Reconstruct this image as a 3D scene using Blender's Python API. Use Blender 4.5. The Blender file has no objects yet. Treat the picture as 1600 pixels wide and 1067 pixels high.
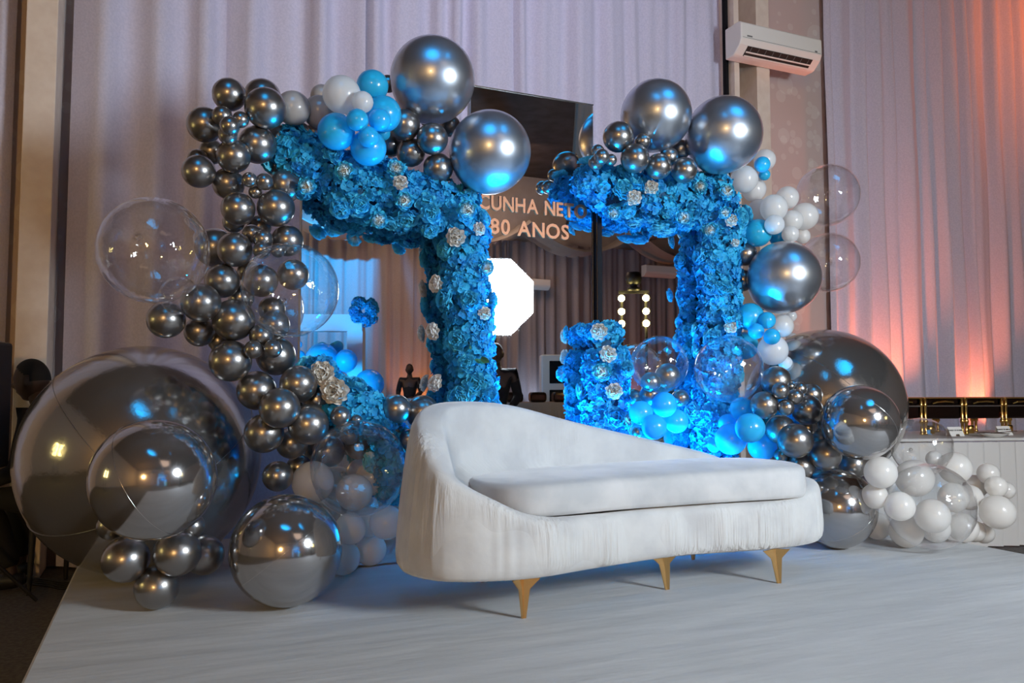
import bpy, bmesh, math, random
from mathutils import Vector, Matrix, Quaternion

sc = bpy.context.scene
COL = sc.collection
random.seed(7)

# ------------------------------------------------------------------ camera
F_PX, YAW, PITCH, EYE = 1240.0, math.radians(23.7), math.radians(3.3), 0.95
cam_d = bpy.data.cameras.new('camera'); cam_d.sensor_width = 36.0
cam_d.lens = F_PX / 1600.0 * 36.0; cam_d.clip_start = 0.05; cam_d.clip_end = 100
cam = bpy.data.objects.new('camera', cam_d); COL.objects.link(cam)
cam.location = (0, 0, EYE)
cam.rotation_euler = (math.pi / 2 + PITCH, 0, -YAW)
sc.camera = cam
CAM = Vector((0, 0, EYE))
sp, cp, st, ct = math.sin(YAW), math.cos(YAW), math.sin(PITCH), math.cos(PITCH)
FWD = Vector((sp * ct, cp * ct, st)); RGT = Vector((cp, -sp, 0)); UPV = Vector((-sp * st, -cp * st, ct))
def ray(u, v): return FWD + RGT * ((u - 800) / F_PX) + UPV * ((533.5 - v) / F_PX)
def P_d(u, v, d): return CAM + ray(u, v) * d
def P_y(u, v, Y):
    r = ray(u, v); return CAM + r * (Y / r.y)
def P_z(u, v, Z):
    r = ray(u, v); return CAM + r * ((Z - EYE) / r.z)
def depth(p): return (p - CAM).dot(FWD)

# ------------------------------------------------------------------ world, lights, exposure
w = bpy.data.worlds.new('hall_world'); sc.world = w; w.use_nodes = True
bg = w.node_tree.nodes['Background']; bg.inputs[0].default_value = (0.10, 0.08, 0.07, 1); bg.inputs[1].default_value = 0.15
sc.view_settings.view_transform = 'Standard'; sc.view_settings.look = 'None'
sc.view_settings.gamma = 1; sc.view_settings.use_curve_mapping = False
sc.view_settings.exposure = 0.0
sc.cycles.max_bounces = 10; sc.cycles.transparent_max_bounces = 24
sc.cycles.glossy_bounces = 6; sc.cycles.transmission_bounces = 8
sc.cycles.caustics_reflective = True; sc.cycles.blur_glossy = 0.6; sc.cycles.caustics_refractive = False
sc.cycles.sample_clamp_indirect = 6.0

def aim(o, target):
    o.rotation_euler = (Vector(target) - o.location).to_track_quat('-Z', 'Y').to_euler()
def area(name, loc, target, size, energy, color, spread=180, sy=None):
    l = bpy.data.lights.new(name, 'AREA'); l.energy = energy; l.color = color; l.size = size
    if sy: l.shape = 'RECTANGLE'; l.size_y = sy
    else: l.shape = 'DISK'
    l.spread = math.radians(spread)
    o = bpy.data.objects.new(name, l); COL.objects.link(o); o.location = loc; aim(o, target); return o
def spot(name, loc, target, energy, color, angle=60, blend=0.6, radius=0.05):
    l = bpy.data.lights.new(name, 'SPOT'); l.energy = energy; l.color = color
    l.spot_size = math.radians(angle); l.spot_blend = blend; l.shadow_soft_size = radius
    o = bpy.data.objects.new(name, l); COL.objects.link(o); o.location = loc; aim(o, target); return o

MIRROR_Y, MIRROR_C = 4.22, 4.25
SOFTBOX = Vector((3.86, -0.85, 2.1))
SOFTBOX_STRENGTH = 106.0
BULB_STRENGTH, GOLD_STRENGTH = 60.0, 420.0
BLUE = (0.0, 0.42, 1.0)
# blue par cans standing behind the sofa
BLUE_LAMPS = [((1.97, 3.96, 0.16), (1.80, 3.88, 2.2), 300, 125), ((2.72, 3.95, 0.16), (2.85, 3.86, 2.0), 270, 125)]
for i, (a, b, e, ang) in enumerate(BLUE_LAMPS):
    spot('blue_uplight_%d' % i, a, b, e, BLUE, ang, 1.0, 0.045)
# added blue fill from overhead for the flower fronts; no fixture hangs there
spot('blue_fill_left', (0.2, 0.9, 5.4), (1.3, 4.1, 1.9), 300, BLUE, 38, 0.8, 1.2)
spot('blue_fill_right', (3.6, 0.9, 5.4), (2.85, 4.1, 1.4), 280, BLUE, 40, 0.8, 1.2)
# pale lavender wash on the stage curtain, from the ceiling
spot('lavender_wash', (2.4, 3.0, 6.1), (2.6, 6.4, 5.2), 170, (0.66, 0.68, 1.0), 110, 1.0, 0.3)
# orange floor uplights along the right curtain
for k, (x, e) in enumerate(((P_y(1402, 560, 6.0).x, 250), (P_y(1340, 560, 6.0).x, 25), (P_y(1548, 560, 6.0).x, 170))):
    spot('orange_uplight_%d' % k, (x, 5.98, 0.3), (x, 6.42, 2.9), e, (1.0, 0.19, 0.06), 80, 0.9, 0.05)
spot('orange_wash_top', (10.6, 4.2, 5.6), (9.8, 6.4, 5.0), 230, (1.0, 0.20, 0.05), 90, 1.0, 0.3)
# added warm overhead fill that brightens the hall and its reflections
area('hall_fill', (3.0, -3.5, 6.0), (3.0, 0.5, 0.0), 3.0, 24, (1.0, 0.70, 0.52))
area('hall_fill_far', (6.0, -7.0, 6.0), (7.0, -9.0, 1.0), 3.0, 140, (1.0, 0.66, 0.50))
spot('blue_hall_wash', (2.6, -5.5, 5.8), (3.4, -9.5, 3.4), 3600, BLUE, 46, 0.9, 0.1)
spot('orange_hall_uplight', (5.4, -9.0, 0.0), (5.4, -9.5, 2.2), 200, (1.0, 0.3, 0.06), 80, 0.9, 0.05)
spot('orange_hall_uplight_b', (11.3, -9.0, 0.0), (11.3, -9.5, 2.2), 70, (1.0, 0.22, 0.05), 80, 0.9, 0.05)
spot('white_hall_uplight', (8.4, -9.0, 0.0), (8.4, -9.5, 1.8), 90, (0.6, 0.75, 1.0), 60, 0.9, 0.05)

# ------------------------------------------------------------------ materials
MATS = {}
def nodes(name):
    m = bpy.data.materials.new(name); m.use_nodes = True; MATS[name] = m
    nt = m.node_tree; return m, nt, nt.nodes, nt.links, nt.nodes['Principled BSDF']
def pmat(name, color, rough=0.5, metal=0.0, coat=0.0, coat_rough=0.05, sheen=0.0, trans=0.0, emit=None, estr=0.0, spec=0.5):
    m, nt, N, L, b = nodes(name)
    b.inputs['Base Color'].default_value = (*color, 1); b.inputs['Roughness'].default_value = rough
    b.inputs['Metallic'].default_value = metal; b.inputs['Coat Weight'].default_value = coat
    b.inputs['Coat Roughness'].default_value = coat_rough; b.inputs['Sheen Weight'].default_value = sheen
    b.inputs['Transmission Weight'].default_value = trans; b.inputs['Specular IOR Level'].default_value = spec
    if emit: b.inputs['Emission Color'].default_value = (*emit, 1); b.inputs['Emission Strength'].default_value = estr
    return m
def vary(m, scale=8.0, c1=None, c2=None, bump=0.0, stretch=None, detail=4.0, dist=0.02):
    """noise colour variation and bump, in object or generated space"""
    nt = m.node_tree; N, L = nt.nodes, nt.links; b = N['Principled BSDF']
    tc = N.new('ShaderNodeTexCoord'); src = tc.outputs['Object']
    if stretch:
        mp = N.new('ShaderNodeMapping'); mp.inputs['Scale'].default_value = stretch; L.new(src, mp.inputs[0]); src = mp.outputs[0]
    nz = N.new('ShaderNodeTexNoise'); nz.inputs['Scale'].default_value = scale; nz.inputs['Detail'].default_value = detail; L.new(src, nz.inputs[0])
    if c1:
        cr = N.new('ShaderNodeValToRGB'); cr.color_ramp.elements[0].position = 0.35; cr.color_ramp.elements[1].position = 0.65
        cr.color_ramp.elements[0].color = (*c1, 1); cr.color_ramp.elements[1].color = (*c2, 1)
        L.new(nz.outputs[0], cr.inputs[0]); L.new(cr.outputs[0], b.inputs['Base Color'])
    if bump:
        bp = N.new('ShaderNodeBump'); bp.inputs['Strength'].default_value = bump; bp.inputs['Distance'].default_value = dist
        L.new(nz.outputs[0], bp.inputs['Height']); L.new(bp.outputs[0], b.inputs['Normal'])
    return m

pmat('chrome_dark', (0.31, 0.295, 0.285), 0.30, 0.95, 0.5, 0.07)
pmat('chrome_silver', (0.46, 0.50, 0.56), 0.33, 0.92, 0.7, 0.05)
pmat('foil_silver', (0.44, 0.43, 0.43), 0.12, 0.92)
vary(pmat('orb_foil', (0.42, 0.41, 0.40), 0.14, 0.92), 2.2, None, None, 0.10, None, 5, 0.05)
pmat('orb_seam', (0.30, 0.29, 0.28), 0.3, 1.0)
pmat('foil_seam', (0.75, 0.74, 0.72), 0.2, 1.0)
def latex(name, color, tr, mix):
    m, nt, N, L, b = nodes(name)
    b.inputs['Base Color'].default_value = (*color, 1); b.inputs['Roughness'].default_value = 0.3
    b.inputs['Coat Weight'].default_value = 0.8; b.inputs['Coat Roughness'].default_value = 0.08
    t = N.new('ShaderNodeBsdfTranslucent'); t.inputs[0].default_value = (*tr, 1)
    mx = N.new('ShaderNodeMixShader'); mx.inputs[0].default_value = mix
    L.new(b.outputs[0], mx.inputs[1]); L.new(t.outputs[0], mx.inputs[2]); L.new(mx.outputs[0], N['Material Output'].inputs[0])
latex('pearl_latex', (0.88, 0.86, 0.83), (0.95, 0.93, 0.90), 0.5)
latex('blue_latex', (0.03, 0.56, 0.82), (0.03, 0.60, 0.95), 0.38)
latex('grey_latex', (0.52, 0.48, 0.45), (0.5, 0.46, 0.42), 0.3)
def clear(name):
    m, nt, N, L, b = nodes(name); N.remove(b)
    t = N.new('ShaderNodeBsdfTransparent'); t.inputs[0].default_value = (0.995, 0.998, 1.0, 1)
    g = N.new('ShaderNodeBsdfGlossy'); g.inputs['Roughness'].default_value = 0.02; g.inputs['Color'].default_value = (1, 1, 1, 1)
    lw = N.new('ShaderNodeLayerWeight'); lw.inputs[0].default_value = 0.35
    pw = N.new('ShaderNodeMath'); pw.operation = 'POWER'; pw.inputs[1].default_value = 1.9; L.new(lw.outputs['Facing'], pw.inputs[0])
    ma = N.new('ShaderNodeMath'); ma.operation = 'MULTIPLY_ADD'; ma.inputs[1].default_value = 0.9; ma.inputs[2].default_value = 0.075
    L.new(pw.outputs[0], ma.inputs[0])
    mx = N.new('ShaderNodeMixShader'); L.new(ma.outputs[0], mx.inputs[0]); L.new(t.outputs[0], mx.inputs[1]); L.new(g.outputs[0], mx.inputs[2])
    # stretched streaks of the film near the neck
    tc = N.new('ShaderNodeTexCoord'); nz = N.new('ShaderNodeTexNoise'); nz.inputs['Scale'].default_value = 3.0; nz.inputs['Detail'].default_value = 3
    L.new(tc.outputs['Object'], nz.inputs[0])
    bp = N.new('ShaderNodeBump'); bp.inputs['Strength'].default_value = 0.12; bp.inputs['Distance'].default_value = 0.05
    L.new(nz.outputs[0], bp.inputs['Height']); L.new(bp.outputs[0], g.inputs['Normal'])
    L.new(mx.outputs[0], N['Material Output'].inputs[0])
clear('clear_film')
def velvet(name, c1, c2, fold):
    """velvet: cloudy brushed patches, and groups of fine gathered folds between smooth areas"""
    m, nt, N, L, b = nodes(name); b.inputs['Roughness'].default_value = 0.78; b.inputs['Sheen Weight'].default_value = 0.4
    tc = N.new('ShaderNodeTexCoord')
    nz = N.new('ShaderNodeTexNoise'); nz.inputs['Scale'].default_value = 5.0; nz.inputs['Detail'].default_value = 5; L.new(tc.outputs['Object'], nz.inputs[0])
    cr = N.new('ShaderNodeValToRGB'); cr.color_ramp.elements[0].position = 0.38; cr.color_ramp.elements[1].position = 0.6
    cr.color_ramp.elements[0].color = (*c1, 1); cr.color_ramp.elements[1].color = (*c2, 1); L.new(nz.outputs[0], cr.inputs[0]); L.new(cr.outputs[0], b.inputs['Base Color'])
    mp = N.new('ShaderNodeMapping'); mp.inputs['Scale'].default_value = (13, 13, 0.7); mp.inputs['Rotation'].default_value = (0, 0.14, 0); L.new(tc.outputs['Object'], mp.inputs[0])
    fz = N.new('ShaderNodeTexNoise'); fz.inputs['Scale'].default_value = 3.2; fz.inputs['Detail'].default_value = 3; L.new(mp.outputs[0], fz.inputs[0])
    mk = N.new('ShaderNodeTexNoise'); mk.inputs['Scale'].default_value = 2.6; mk.inputs['Detail'].default_value = 1; L.new(tc.outputs['Object'], mk.inputs[0])
    mr = N.new('ShaderNodeMapRange'); mr.inputs[1].default_value = 0.5; mr.inputs[2].default_value = 0.66; L.new(mk.outputs[0], mr.inputs[0])
    mu = N.new('ShaderNodeMath'); mu.operation = 'MULTIPLY'; L.new(fz.outputs[0], mu.inputs[0]); L.new(mr.outputs[0], mu.inputs[1])
    bp = N.new('ShaderNodeBump'); bp.inputs['Strength'].default_value = fold; bp.inputs['Distance'].default_value = 0.035; L.new(mu.outputs[0], bp.inputs['Height'])
    b2 = N.new('ShaderNodeBump'); b2.inputs['Strength'].default_value = 0.25; b2.inputs['Distance'].default_value = 0.02; L.new(nz.outputs[0], b2.inputs['Height']); L.new(bp.outputs[0], b2.inputs['Normal'])
    L.new(b2.outputs[0], b.inputs['Normal'])
velvet('velvet', (0.46, 0.46, 0.46), (0.55, 0.55, 0.54), 0.8)
velvet('velvet_top', (0.43, 0.44, 0.45), (0.54, 0.54, 0.54), 0.08)
pmat('gold', (0.80, 0.47, 0.18), 0.2, 1.0)
pmat('brass', (0.75, 0.5, 0.16), 0.22, 1.0)
m, nt, N, L, b = nodes('mirror')
b.inputs['Base Color'].default_value = (0.80, 0.81, 0.82, 1); b.inputs['Metallic'].default_value = 1
tc = N.new('ShaderNodeTexCoord'); nz = N.new('ShaderNodeTexNoise'); nz.inputs['Scale'].default_value = 6; nz.inputs['Detail'].default_value = 8
L.new(tc.outputs['Object'], nz.inputs[0])
cr = N.new('ShaderNodeMapRange'); cr.inputs[1].default_value = 0.55; cr.inputs[2].default_value = 0.8; cr.inputs[3].default_value = 0.008; cr.inputs[4].default_value = 0.018
L.new(nz.outputs[0], cr.inputs[0]); L.new(cr.outputs[0], b.inputs['Roughness'])
pmat('panel_black', (0.010, 0.010, 0.012), 0.7, spec=0.1)
pmat('panel_edge', (0.7, 0.7, 0.7), 0.35, 0.3)
pmat('rose_gold', (0.40, 0.16, 0.075), 0.5, 0.5)
vary(pmat('curtain', (0.72, 0.69, 0.80), 0.85, 0, 0, 0, 0.2), 60, (0.57, 0.56, 0.71), (0.65, 0.63, 0.78), 0.1)
vary(pmat('curtain_hall', (0.34, 0.30, 0.31), 0.85), 60, (0.31, 0.27, 0.28), (0.36, 0.32, 0.33), 0.1)
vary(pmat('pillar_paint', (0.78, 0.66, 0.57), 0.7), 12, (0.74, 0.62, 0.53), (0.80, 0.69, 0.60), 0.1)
vary(pmat('pillar_shade', (0.36, 0.29, 0.23), 0.8), 12, (0.34, 0.27, 0.21), (0.38, 0.31, 0.25), 0.1)  # darker copy of the column paint: shade of the recess put into colour
vary(pmat('stage_cloth', (0.64, 0.64, 0.64), 0.8), 2.5, (0.44, 0.45, 0.46), (0.50, 0.51, 0.52), 0.35, (0.6, 3.0, 1), 6, 0.03)
vary(pmat('floor_carpet', (0.10, 0.09, 0.09), 0.9), 40, (0.08, 0.07, 0.07), (0.13, 0.12, 0.11), 0.2)
vary(pmat('ceiling_paint', (0.12, 0.09, 0.075), 0.9), 3, (0.10, 0.075, 0.06), (0.14, 0.105, 0.09), 0.1)
vary(pmat('wall_paint', (0.42, 0.38, 0.35), 0.9), 5, (0.40, 0.36, 0.33), (0.44, 0.40, 0.37), 0.1)
pmat('drape', (0.42, 0.38, 0.34), 0.9)
# wallpaper with pale overlapping discs
m, nt, N, L, b = nodes('disc_wallpaper'); b.inputs['Roughness'].default_value = 0.75
tc = N.new('ShaderNodeTexCoord'); prev = None
for sc_, thr in ((2.6, 0.13), (4.5, 0.11), (8.0, 0.1)):
    vo = N.new('ShaderNodeTexVoronoi'); vo.inputs['Scale'].default_value = sc_; L.new(tc.outputs['Object'], vo.inputs['Vector'])
    sx = N.new('ShaderNodeSeparateColor'); L.new(vo.outputs['Color'], sx.inputs[0])
    ra = N.new('ShaderNodeMath'); ra.operation = 'MULTIPLY'; ra.inputs[1].default_value = 0.42; L.new(sx.outputs[0], ra.inputs[0])
    lt = N.new('ShaderNodeMath'); lt.operation = 'LESS_THAN'; L.new(vo.outputs['Distance'], lt.inputs[0]); L.new(ra.outputs[0], lt.inputs[1])
    mu = N.new('ShaderNodeMath'); mu.operation = 'MULTIPLY'; mu.inputs[1].default_value = 0.33; L.new(lt.outputs[0], mu.inputs[0])
    if prev:
        ad = N.new('ShaderNodeMath'); ad.operation = 'ADD'; L.new(prev, ad.inputs[0]); L.new(mu.outputs[0], ad.inputs[1]); prev = ad.outputs[0]
    else: prev = mu.outputs[0]
mc = N.new('ShaderNodeMix'); mc.data_type = 'RGBA'; mc.inputs[6].default_value = (0.62, 0.51, 0.49, 1); mc.inputs[7].default_value = (0.78, 0.74, 0.70, 1)
L.new(prev, mc.inputs[0]); L.new(mc.outputs[2], b.inputs['Base Color'])
pmat('ac_plastic', (0.86, 0.84, 0.80), 0.4); pmat('ac_dark', (0.02, 0.02, 0.02), 0.5); pmat('badge_grey', (0.18, 0.19, 0.19), 0.5)
pmat('black_plastic', (0.012, 0.012, 0.013), 0.45); pmat('black_cloth', (0.008, 0.008, 0.010), 0.9)
pmat('dark_skin', (0.055, 0.028, 0.017), 0.55); pmat('hair_black', (0.006, 0.005, 0.005), 0.8)
pmat('table_cloth', (0.62, 0.61, 0.60), 0.85); pmat('gold_cloth', (0.55, 0.36, 0.14), 0.6, 0.2); pmat('brown_cloth', (0.34, 0.27, 0.23), 0.85)
pmat('dish_dark', (0.05, 0.035, 0.03), 0.15, 0.9); pmat('card_white', (0.8, 0.8, 0.78), 0.6); pmat('ink', (0.02, 0.02, 0.02), 0.6)
pmat('porcelain', (0.8, 0.78, 0.74), 0.2, 0, 0.5); pmat('steel', (0.6, 0.6, 0.6), 0.2, 1.0)
pmat('white_board', (0.75, 0.77, 0.8), 0.6); pmat('wood', (0.3, 0.14, 0.06), 0.5); pmat('plastic_white', (0.7, 0.7, 0.68), 0.5)
pmat('softbox_glow', (1, 1, 1), 0.5, emit=(0.80, 0.91, 1.0), estr=SOFTBOX_STRENGTH)
pmat('bulb_glow', (1, 1, 1), 0.5, emit=(1.0, 0.78, 0.25), estr=BULB_STRENGTH)
pmat('gold_glow', (1, 1, 1), 0.5, emit=(1.0, 0.58, 0.2), estr=GOLD_STRENGTH)
pmat('blue_lens', (0.1, 0.3, 1), 0.3, emit=BLUE, estr=60.0)
def petals(name, c1, c2, tr):
    m, nt, N, L, b = nodes(name); b.inputs['Roughness'].default_value = 0.65
    oi = N.new('ShaderNodeObjectInfo'); tc = N.new('ShaderNodeTexCoord')
    nz = N.new('ShaderNodeTexNoise'); nz.inputs['Scale'].default_value = 22; L.new(tc.outputs['Object'], nz.inputs[0])
    ad = N.new('ShaderNodeMath'); ad.operation = 'MULTIPLY_ADD'; ad.inputs[1].default_value = 0.5
    L.new(oi.outputs['Random'], ad.inputs[0])
    ms = N.new('ShaderNodeMath'); ms.operation = 'MULTIPLY_ADD'; ms.inputs[1].default_value = 1.2; ms.inputs[2].default_value = -0.35; L.new(nz.outputs[0], ms.inputs[0])
    L.new(ms.outputs[0], ad.inputs[2])
    mx = N.new('ShaderNodeMix'); mx.data_type = 'RGBA'; mx.inputs[6].default_value = (*c1, 1); mx.inputs[7].default_value = (*c2, 1)
    L.new(ad.outputs[0], mx.inputs[0]); L.new(mx.outputs[2], b.inputs['Base Color'])
    t = N.new('ShaderNodeBsdfTranslucent'); L.new(mx.outputs[2], t.inputs[0])
    ms2 = N.new('ShaderNodeMixShader'); ms2.inputs[0].default_value = tr
    L.new(b.outputs[0], ms2.inputs[1]); L.new(t.outputs[0], ms2.inputs[2]); L.new(ms2.outputs[0], N['Material Output'].inputs[0])
petals('hydrangea_blue', (0.007, 0.23, 0.60), (0.05, 0.64, 0.90), 0.28)
petals('rose_blue', (0.03, 0.42, 0.75), (0.12, 0.70, 0.85), 0.25)
petals('rose_white', (0.78, 0.72, 0.62), (0.88, 0.86, 0.82), 0.2)
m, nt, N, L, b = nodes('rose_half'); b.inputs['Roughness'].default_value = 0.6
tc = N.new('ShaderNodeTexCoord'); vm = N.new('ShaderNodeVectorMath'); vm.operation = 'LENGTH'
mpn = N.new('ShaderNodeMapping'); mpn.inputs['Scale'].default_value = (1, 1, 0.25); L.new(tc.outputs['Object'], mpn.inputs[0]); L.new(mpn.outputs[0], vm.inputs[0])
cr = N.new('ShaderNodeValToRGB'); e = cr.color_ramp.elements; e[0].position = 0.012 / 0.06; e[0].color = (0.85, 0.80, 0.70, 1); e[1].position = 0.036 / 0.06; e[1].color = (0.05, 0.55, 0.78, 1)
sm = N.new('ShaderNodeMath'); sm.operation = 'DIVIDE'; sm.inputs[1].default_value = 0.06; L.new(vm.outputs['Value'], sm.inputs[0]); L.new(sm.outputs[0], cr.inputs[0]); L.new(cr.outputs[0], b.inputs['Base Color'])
pmat('foam_blue', (0.02, 0.08, 0.16), 0.9); pmat('leaf_green', (0.05, 0.16, 0.06), 0.6)

# ------------------------------------------------------------------ object helpers
def ob(name, me, mat=None, parent=None, smooth=False, loc=None):
    o = bpy.data.objects.new(name, me); COL.objects.link(o)
    if mat:
        me.materials.clear(); me.materials.append(MATS[mat])
    if smooth:
        me.polygons.foreach_set('use_smooth', [True] * len(me.polygons))
    if parent: o.parent = parent
    if loc is not None: o.location = loc
    return o
def mesh(name, v, f):
    me = bpy.data.meshes.new(name); me.from_pydata([tuple(p) for p in v], [], f); me.update(); return me
def bm_mesh(name, bm):
    me = bpy.data.meshes.new(name); bm.to_mesh(me); bm.free(); return me
def tag(o, label, cat, group=None, kind=None):
    o['label'] = label; o['category'] = cat
    if group: o['group'] = group
    if kind: o['kind'] = kind
    return o
def struct(o): o['kind'] = 'structure'; return o
def empty(name, loc, label, cat, group=None, rz=0):
    o = bpy.data.objects.new(name, None); COL.objects.link(o); o.location = loc; o.rotation_euler = (0, 0, rz)
    o.empty_display_size = 0.1
    return tag(o, label, cat, group)
def box(bm, c, s, rot=None, bev=0.0, seg=2):
    r = bmesh.ops.create_cube(bm, size=1.0)
    vs = r['verts']; bmesh.ops.scale(bm, vec=s, verts=vs)
    if bev:
        es = list({e for v in vs for e in v.link_edges})
        rr = bmesh.ops.bevel(bm, geom=es, offset=bev, segments=seg, affect='EDGES', profile=0.5)
        vs = list({v for f in rr['faces'] for v in f.verts} | {v for v in vs if v.is_valid})
    if rot is not None: bmesh.ops.rotate(bm, cent=(0, 0, 0), matrix=rot, verts=vs)
    bmesh.ops.translate(bm, vec=c, verts=vs)
    return vs
def boxm(name, c, s, rot=None, bev=0.0):
    bm = bmesh.new(); box(bm, c, s, rot, bev); return bm_mesh(name, bm)
def cyl(bm, a, b, r1, r2=None, n=16, caps=True):
    a, b = Vector(a), Vector(b); d = b - a
    q = d.to_track_quat('Z', 'Y').to_matrix().to_4x4()
    r = bmesh.ops.create_cone(bm, cap_ends=caps, segments=n, radius1=r1, radius2=r1 if r2 is None else r2, depth=d.length)
    bmesh.ops.transform(bm, matrix=Matrix.Translation((a + b) / 2) @ q, verts=r['verts']); return r['verts']
def cylm(name, a, b, r1, r2=None, n=16):
    bm = bmesh.new(); cyl(bm, a, b, r1, r2, n); return bm_mesh(name, bm)
def lathe(name, prof, n=24):
    v, f = [], []
    for r, z in prof:
        for k in range(n):
            a = 2 * math.pi * k / n; v.append((r * math.cos(a), r * math.sin(a), z))
    for i in range(len(prof) - 1):
        for k in range(n):
            f.append((i * n + k, i * n + (k + 1) % n, (i + 1) * n + (k + 1) % n, (i + 1) * n + k))
    return mesh(name, v, f)
def tube(name, pts, r, n=8):
    v, f = [], []
    pts = [Vector(p) for p in pts]
    for i, p in enumerate(pts):
        d = (pts[min(i + 1, len(pts) - 1)] - pts[max(i - 1, 0)]).normalized()
        up = Vector((0, 0, 1)) if abs(d.z) < 0.95 else Vector((1, 0, 0))
        a = d.cross(up).normalized(); b = a.cross(d)
        rr = r[i] if isinstance(r, (list, tuple)) else r
        for k in range(n):
            t = 2 * math.pi * k / n; v.append(p + (a * math.cos(t) + b * math.sin(t)) * rr)
    for i in range(len(pts) - 1):
        for k in range(n):
            f.append((i * n + k, i * n + (k + 1) % n, (i + 1) * n + (k + 1) % n, (i + 1) * n + k))
    f.append(tuple(range(n - 1, -1, -1))); f.append(tuple(range((len(pts) - 1) * n, len(pts) * n)))
    return mesh(name, v, f)
def catmull(pts, n, closed=True):
    out = []; m = len(pts); segs = m if closed else m - 1
    for s in range(segs):
        g = lambda i: Vector(pts[i % m] if closed else pts[max(0, min(m - 1, i))])
        p0, p1, p2, p3 = g(s - 1), g(s), g(s + 1), g(s + 2)
        for k in range(n):
            t = k / n
            out.append(0.5 * (2 * p1 + (p2 - p0) * t + (2 * p0 - 5 * p1 + 4 * p2 - p3) * t * t + (3 * p1 - p0 - 3 * p2 + p3) * t ** 3))
    if not closed: out.append(Vector(pts[-1]))
    return out
def dup(o, parent=None):
    c = o.copy(); COL.objects.link(c)
    if parent: c.parent = parent
    for ch in [x for x in bpy.data.objects if x.parent == o]: dup(ch, c)
    return c

# ------------------------------------------------------------------ the hall
WALL_Y, FLOOR_Z, CEIL_Z, HALL_Y = 6.45, -0.30, 6.3, -9.6
X0, X1 = -7.0, 15.0
struct(ob('floor', boxm('floor', ((X0 + X1) / 2, (WALL_Y + HALL_Y) / 2, FLOOR_Z - 0.05), (X1 - X0, WALL_Y - HALL_Y, 0.1)), 'floor_carpet'))
struct(ob('ceiling', boxm('ceiling', ((X0 + X1) / 2, (WALL_Y + HALL_Y) / 2, CEIL_Z + 0.05), (X1 - X0, WALL_Y - HALL_Y, 0.1)), 'ceiling_paint'))
H = CEIL_Z - FLOOR_Z; ZM = (CEIL_Z + FLOOR_Z) / 2
struct(ob('wall_back', boxm('wall_back', ((X0 + X1) / 2, WALL_Y + 0.1, ZM), (X1 - X0, 0.2, H)), 'disc_wallpaper'))
struct(ob('wall_front', boxm('wall_front', ((X0 + X1) / 2, HALL_Y - 0.1, ZM), (X1 - X0, 0.2, H)), 'wall_paint'))
struct(ob('wall_left', boxm('wall_left', (X0 - 0.1, (WALL_Y + HALL_Y) / 2, ZM), (0.2, WALL_Y - HALL_Y, H)), 'wall_paint'))
struct(ob('wall_right', boxm('wall_right', (X1 + 0.1, (WALL_Y + HALL_Y) / 2, ZM), (0.2, WALL_Y - HALL_Y, H)), 'wall_paint'))
# painted steel columns
xa, xb = P_y(24, 500, 6.05).x, P_y(75, 500, 6.05).x
struct(ob('trim_1', boxm('trim_1', ((xa + xb) / 2, 6.22, ZM), (xb - xa, 0.34, H - 0.01), None, 0.006), 'pillar_paint'))
xa, xb = P_y(1186, 300, 6.1).x, P_y(1206, 300, 6.1).x
bm = bmesh.new(); xw = P_y(1152, 300, 6.1).x
box(bm, ((xa + xb) / 2, 6.26, ZM), (xb - xa, 0.32, H - 0.02)); box(bm, (xw + 0.02, 6.26, ZM), (0.06, 0.32, H - 0.02))
struct(ob('trim_2', bm_mesh('trim_2', bm), 'pillar_paint'))
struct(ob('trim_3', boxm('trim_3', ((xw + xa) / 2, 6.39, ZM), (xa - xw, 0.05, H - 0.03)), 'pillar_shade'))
struct(ob('trim_4', boxm('trim_4', (xw - 0.035, 6.2, ZM), (0.03, 0.05, H - 0.04)), 'panel_black'))

def curtain(x0, x1, Y, z0, z1, seed, amp, pitch, label, group, mat='curtain', flip=1):
    rnd = random.Random(seed); xs = [x0]; folds = []
    x = x0
    while x < x1:
        p = pitch * rnd.uniform(0.45, 1.7); folds.append((x + p / 2, p, rnd.uniform(0.35, 1.0) * amp, rnd.uniform(-0.06, 0.06))); x += p
    n = max(8, int((x1 - x0) / (pitch / 9))); rows = 14
    v, f = [], []
    for j in range(rows + 1):
        t = j / rows; z = z0 + (z1 - z0) * t
        for i in range(n + 1):
            xx = x0 + (x1 - x0) * i / n; y = 0
            for (c, p, a, dr) in folds:
                q = (xx - c - dr * (1 - t)) / (p * 0.62)
                if abs(q) < 1: y += a * (0.5 + 0.5 * math.cos(math.pi * q)) * (0.8 + 0.35 * (1 - t))
            y += 0.012 * math.sin(xx * 37 + seed) + 0.01 * math.sin(z * 2.1 + xx * 5)
            v.append((xx, Y - flip * y, z))
    for j in range(rows):
        for i in range(n):
            a = j * (n + 1) + i; f.append((a, a + 1, a + n + 2, a + n + 1))
    o = ob('curtain', mesh('curtain', v, f), mat, smooth=True)
    return tag(o, label, 'curtain', group)
cx = lambda u: P_y(u, 300, 6.3).x
CG = 'pale curtain panels on the wall behind the stage'
curtain(-3.2, cx(30) - 0.06, 6.40, FLOOR_Z + 0.02, 6.2, 3, 0.16, 0.32, 'dim pale curtain panel at the far left, left of the beige column', CG)
cuts = [105, 345, 560, 800, 1000, 1146]
lab = ['pale curtain panel just right of the left beige column', 'pale curtain panel behind the top of the left chrome balloons',
       'pale curtain panel behind the blue and pearl balloon bunch and biggest chrome balloon', 'pale pleated curtain panel directly above the tall lettered mirror',
       'smooth pale curtain panel left of the air conditioner, above the right garland']
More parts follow.
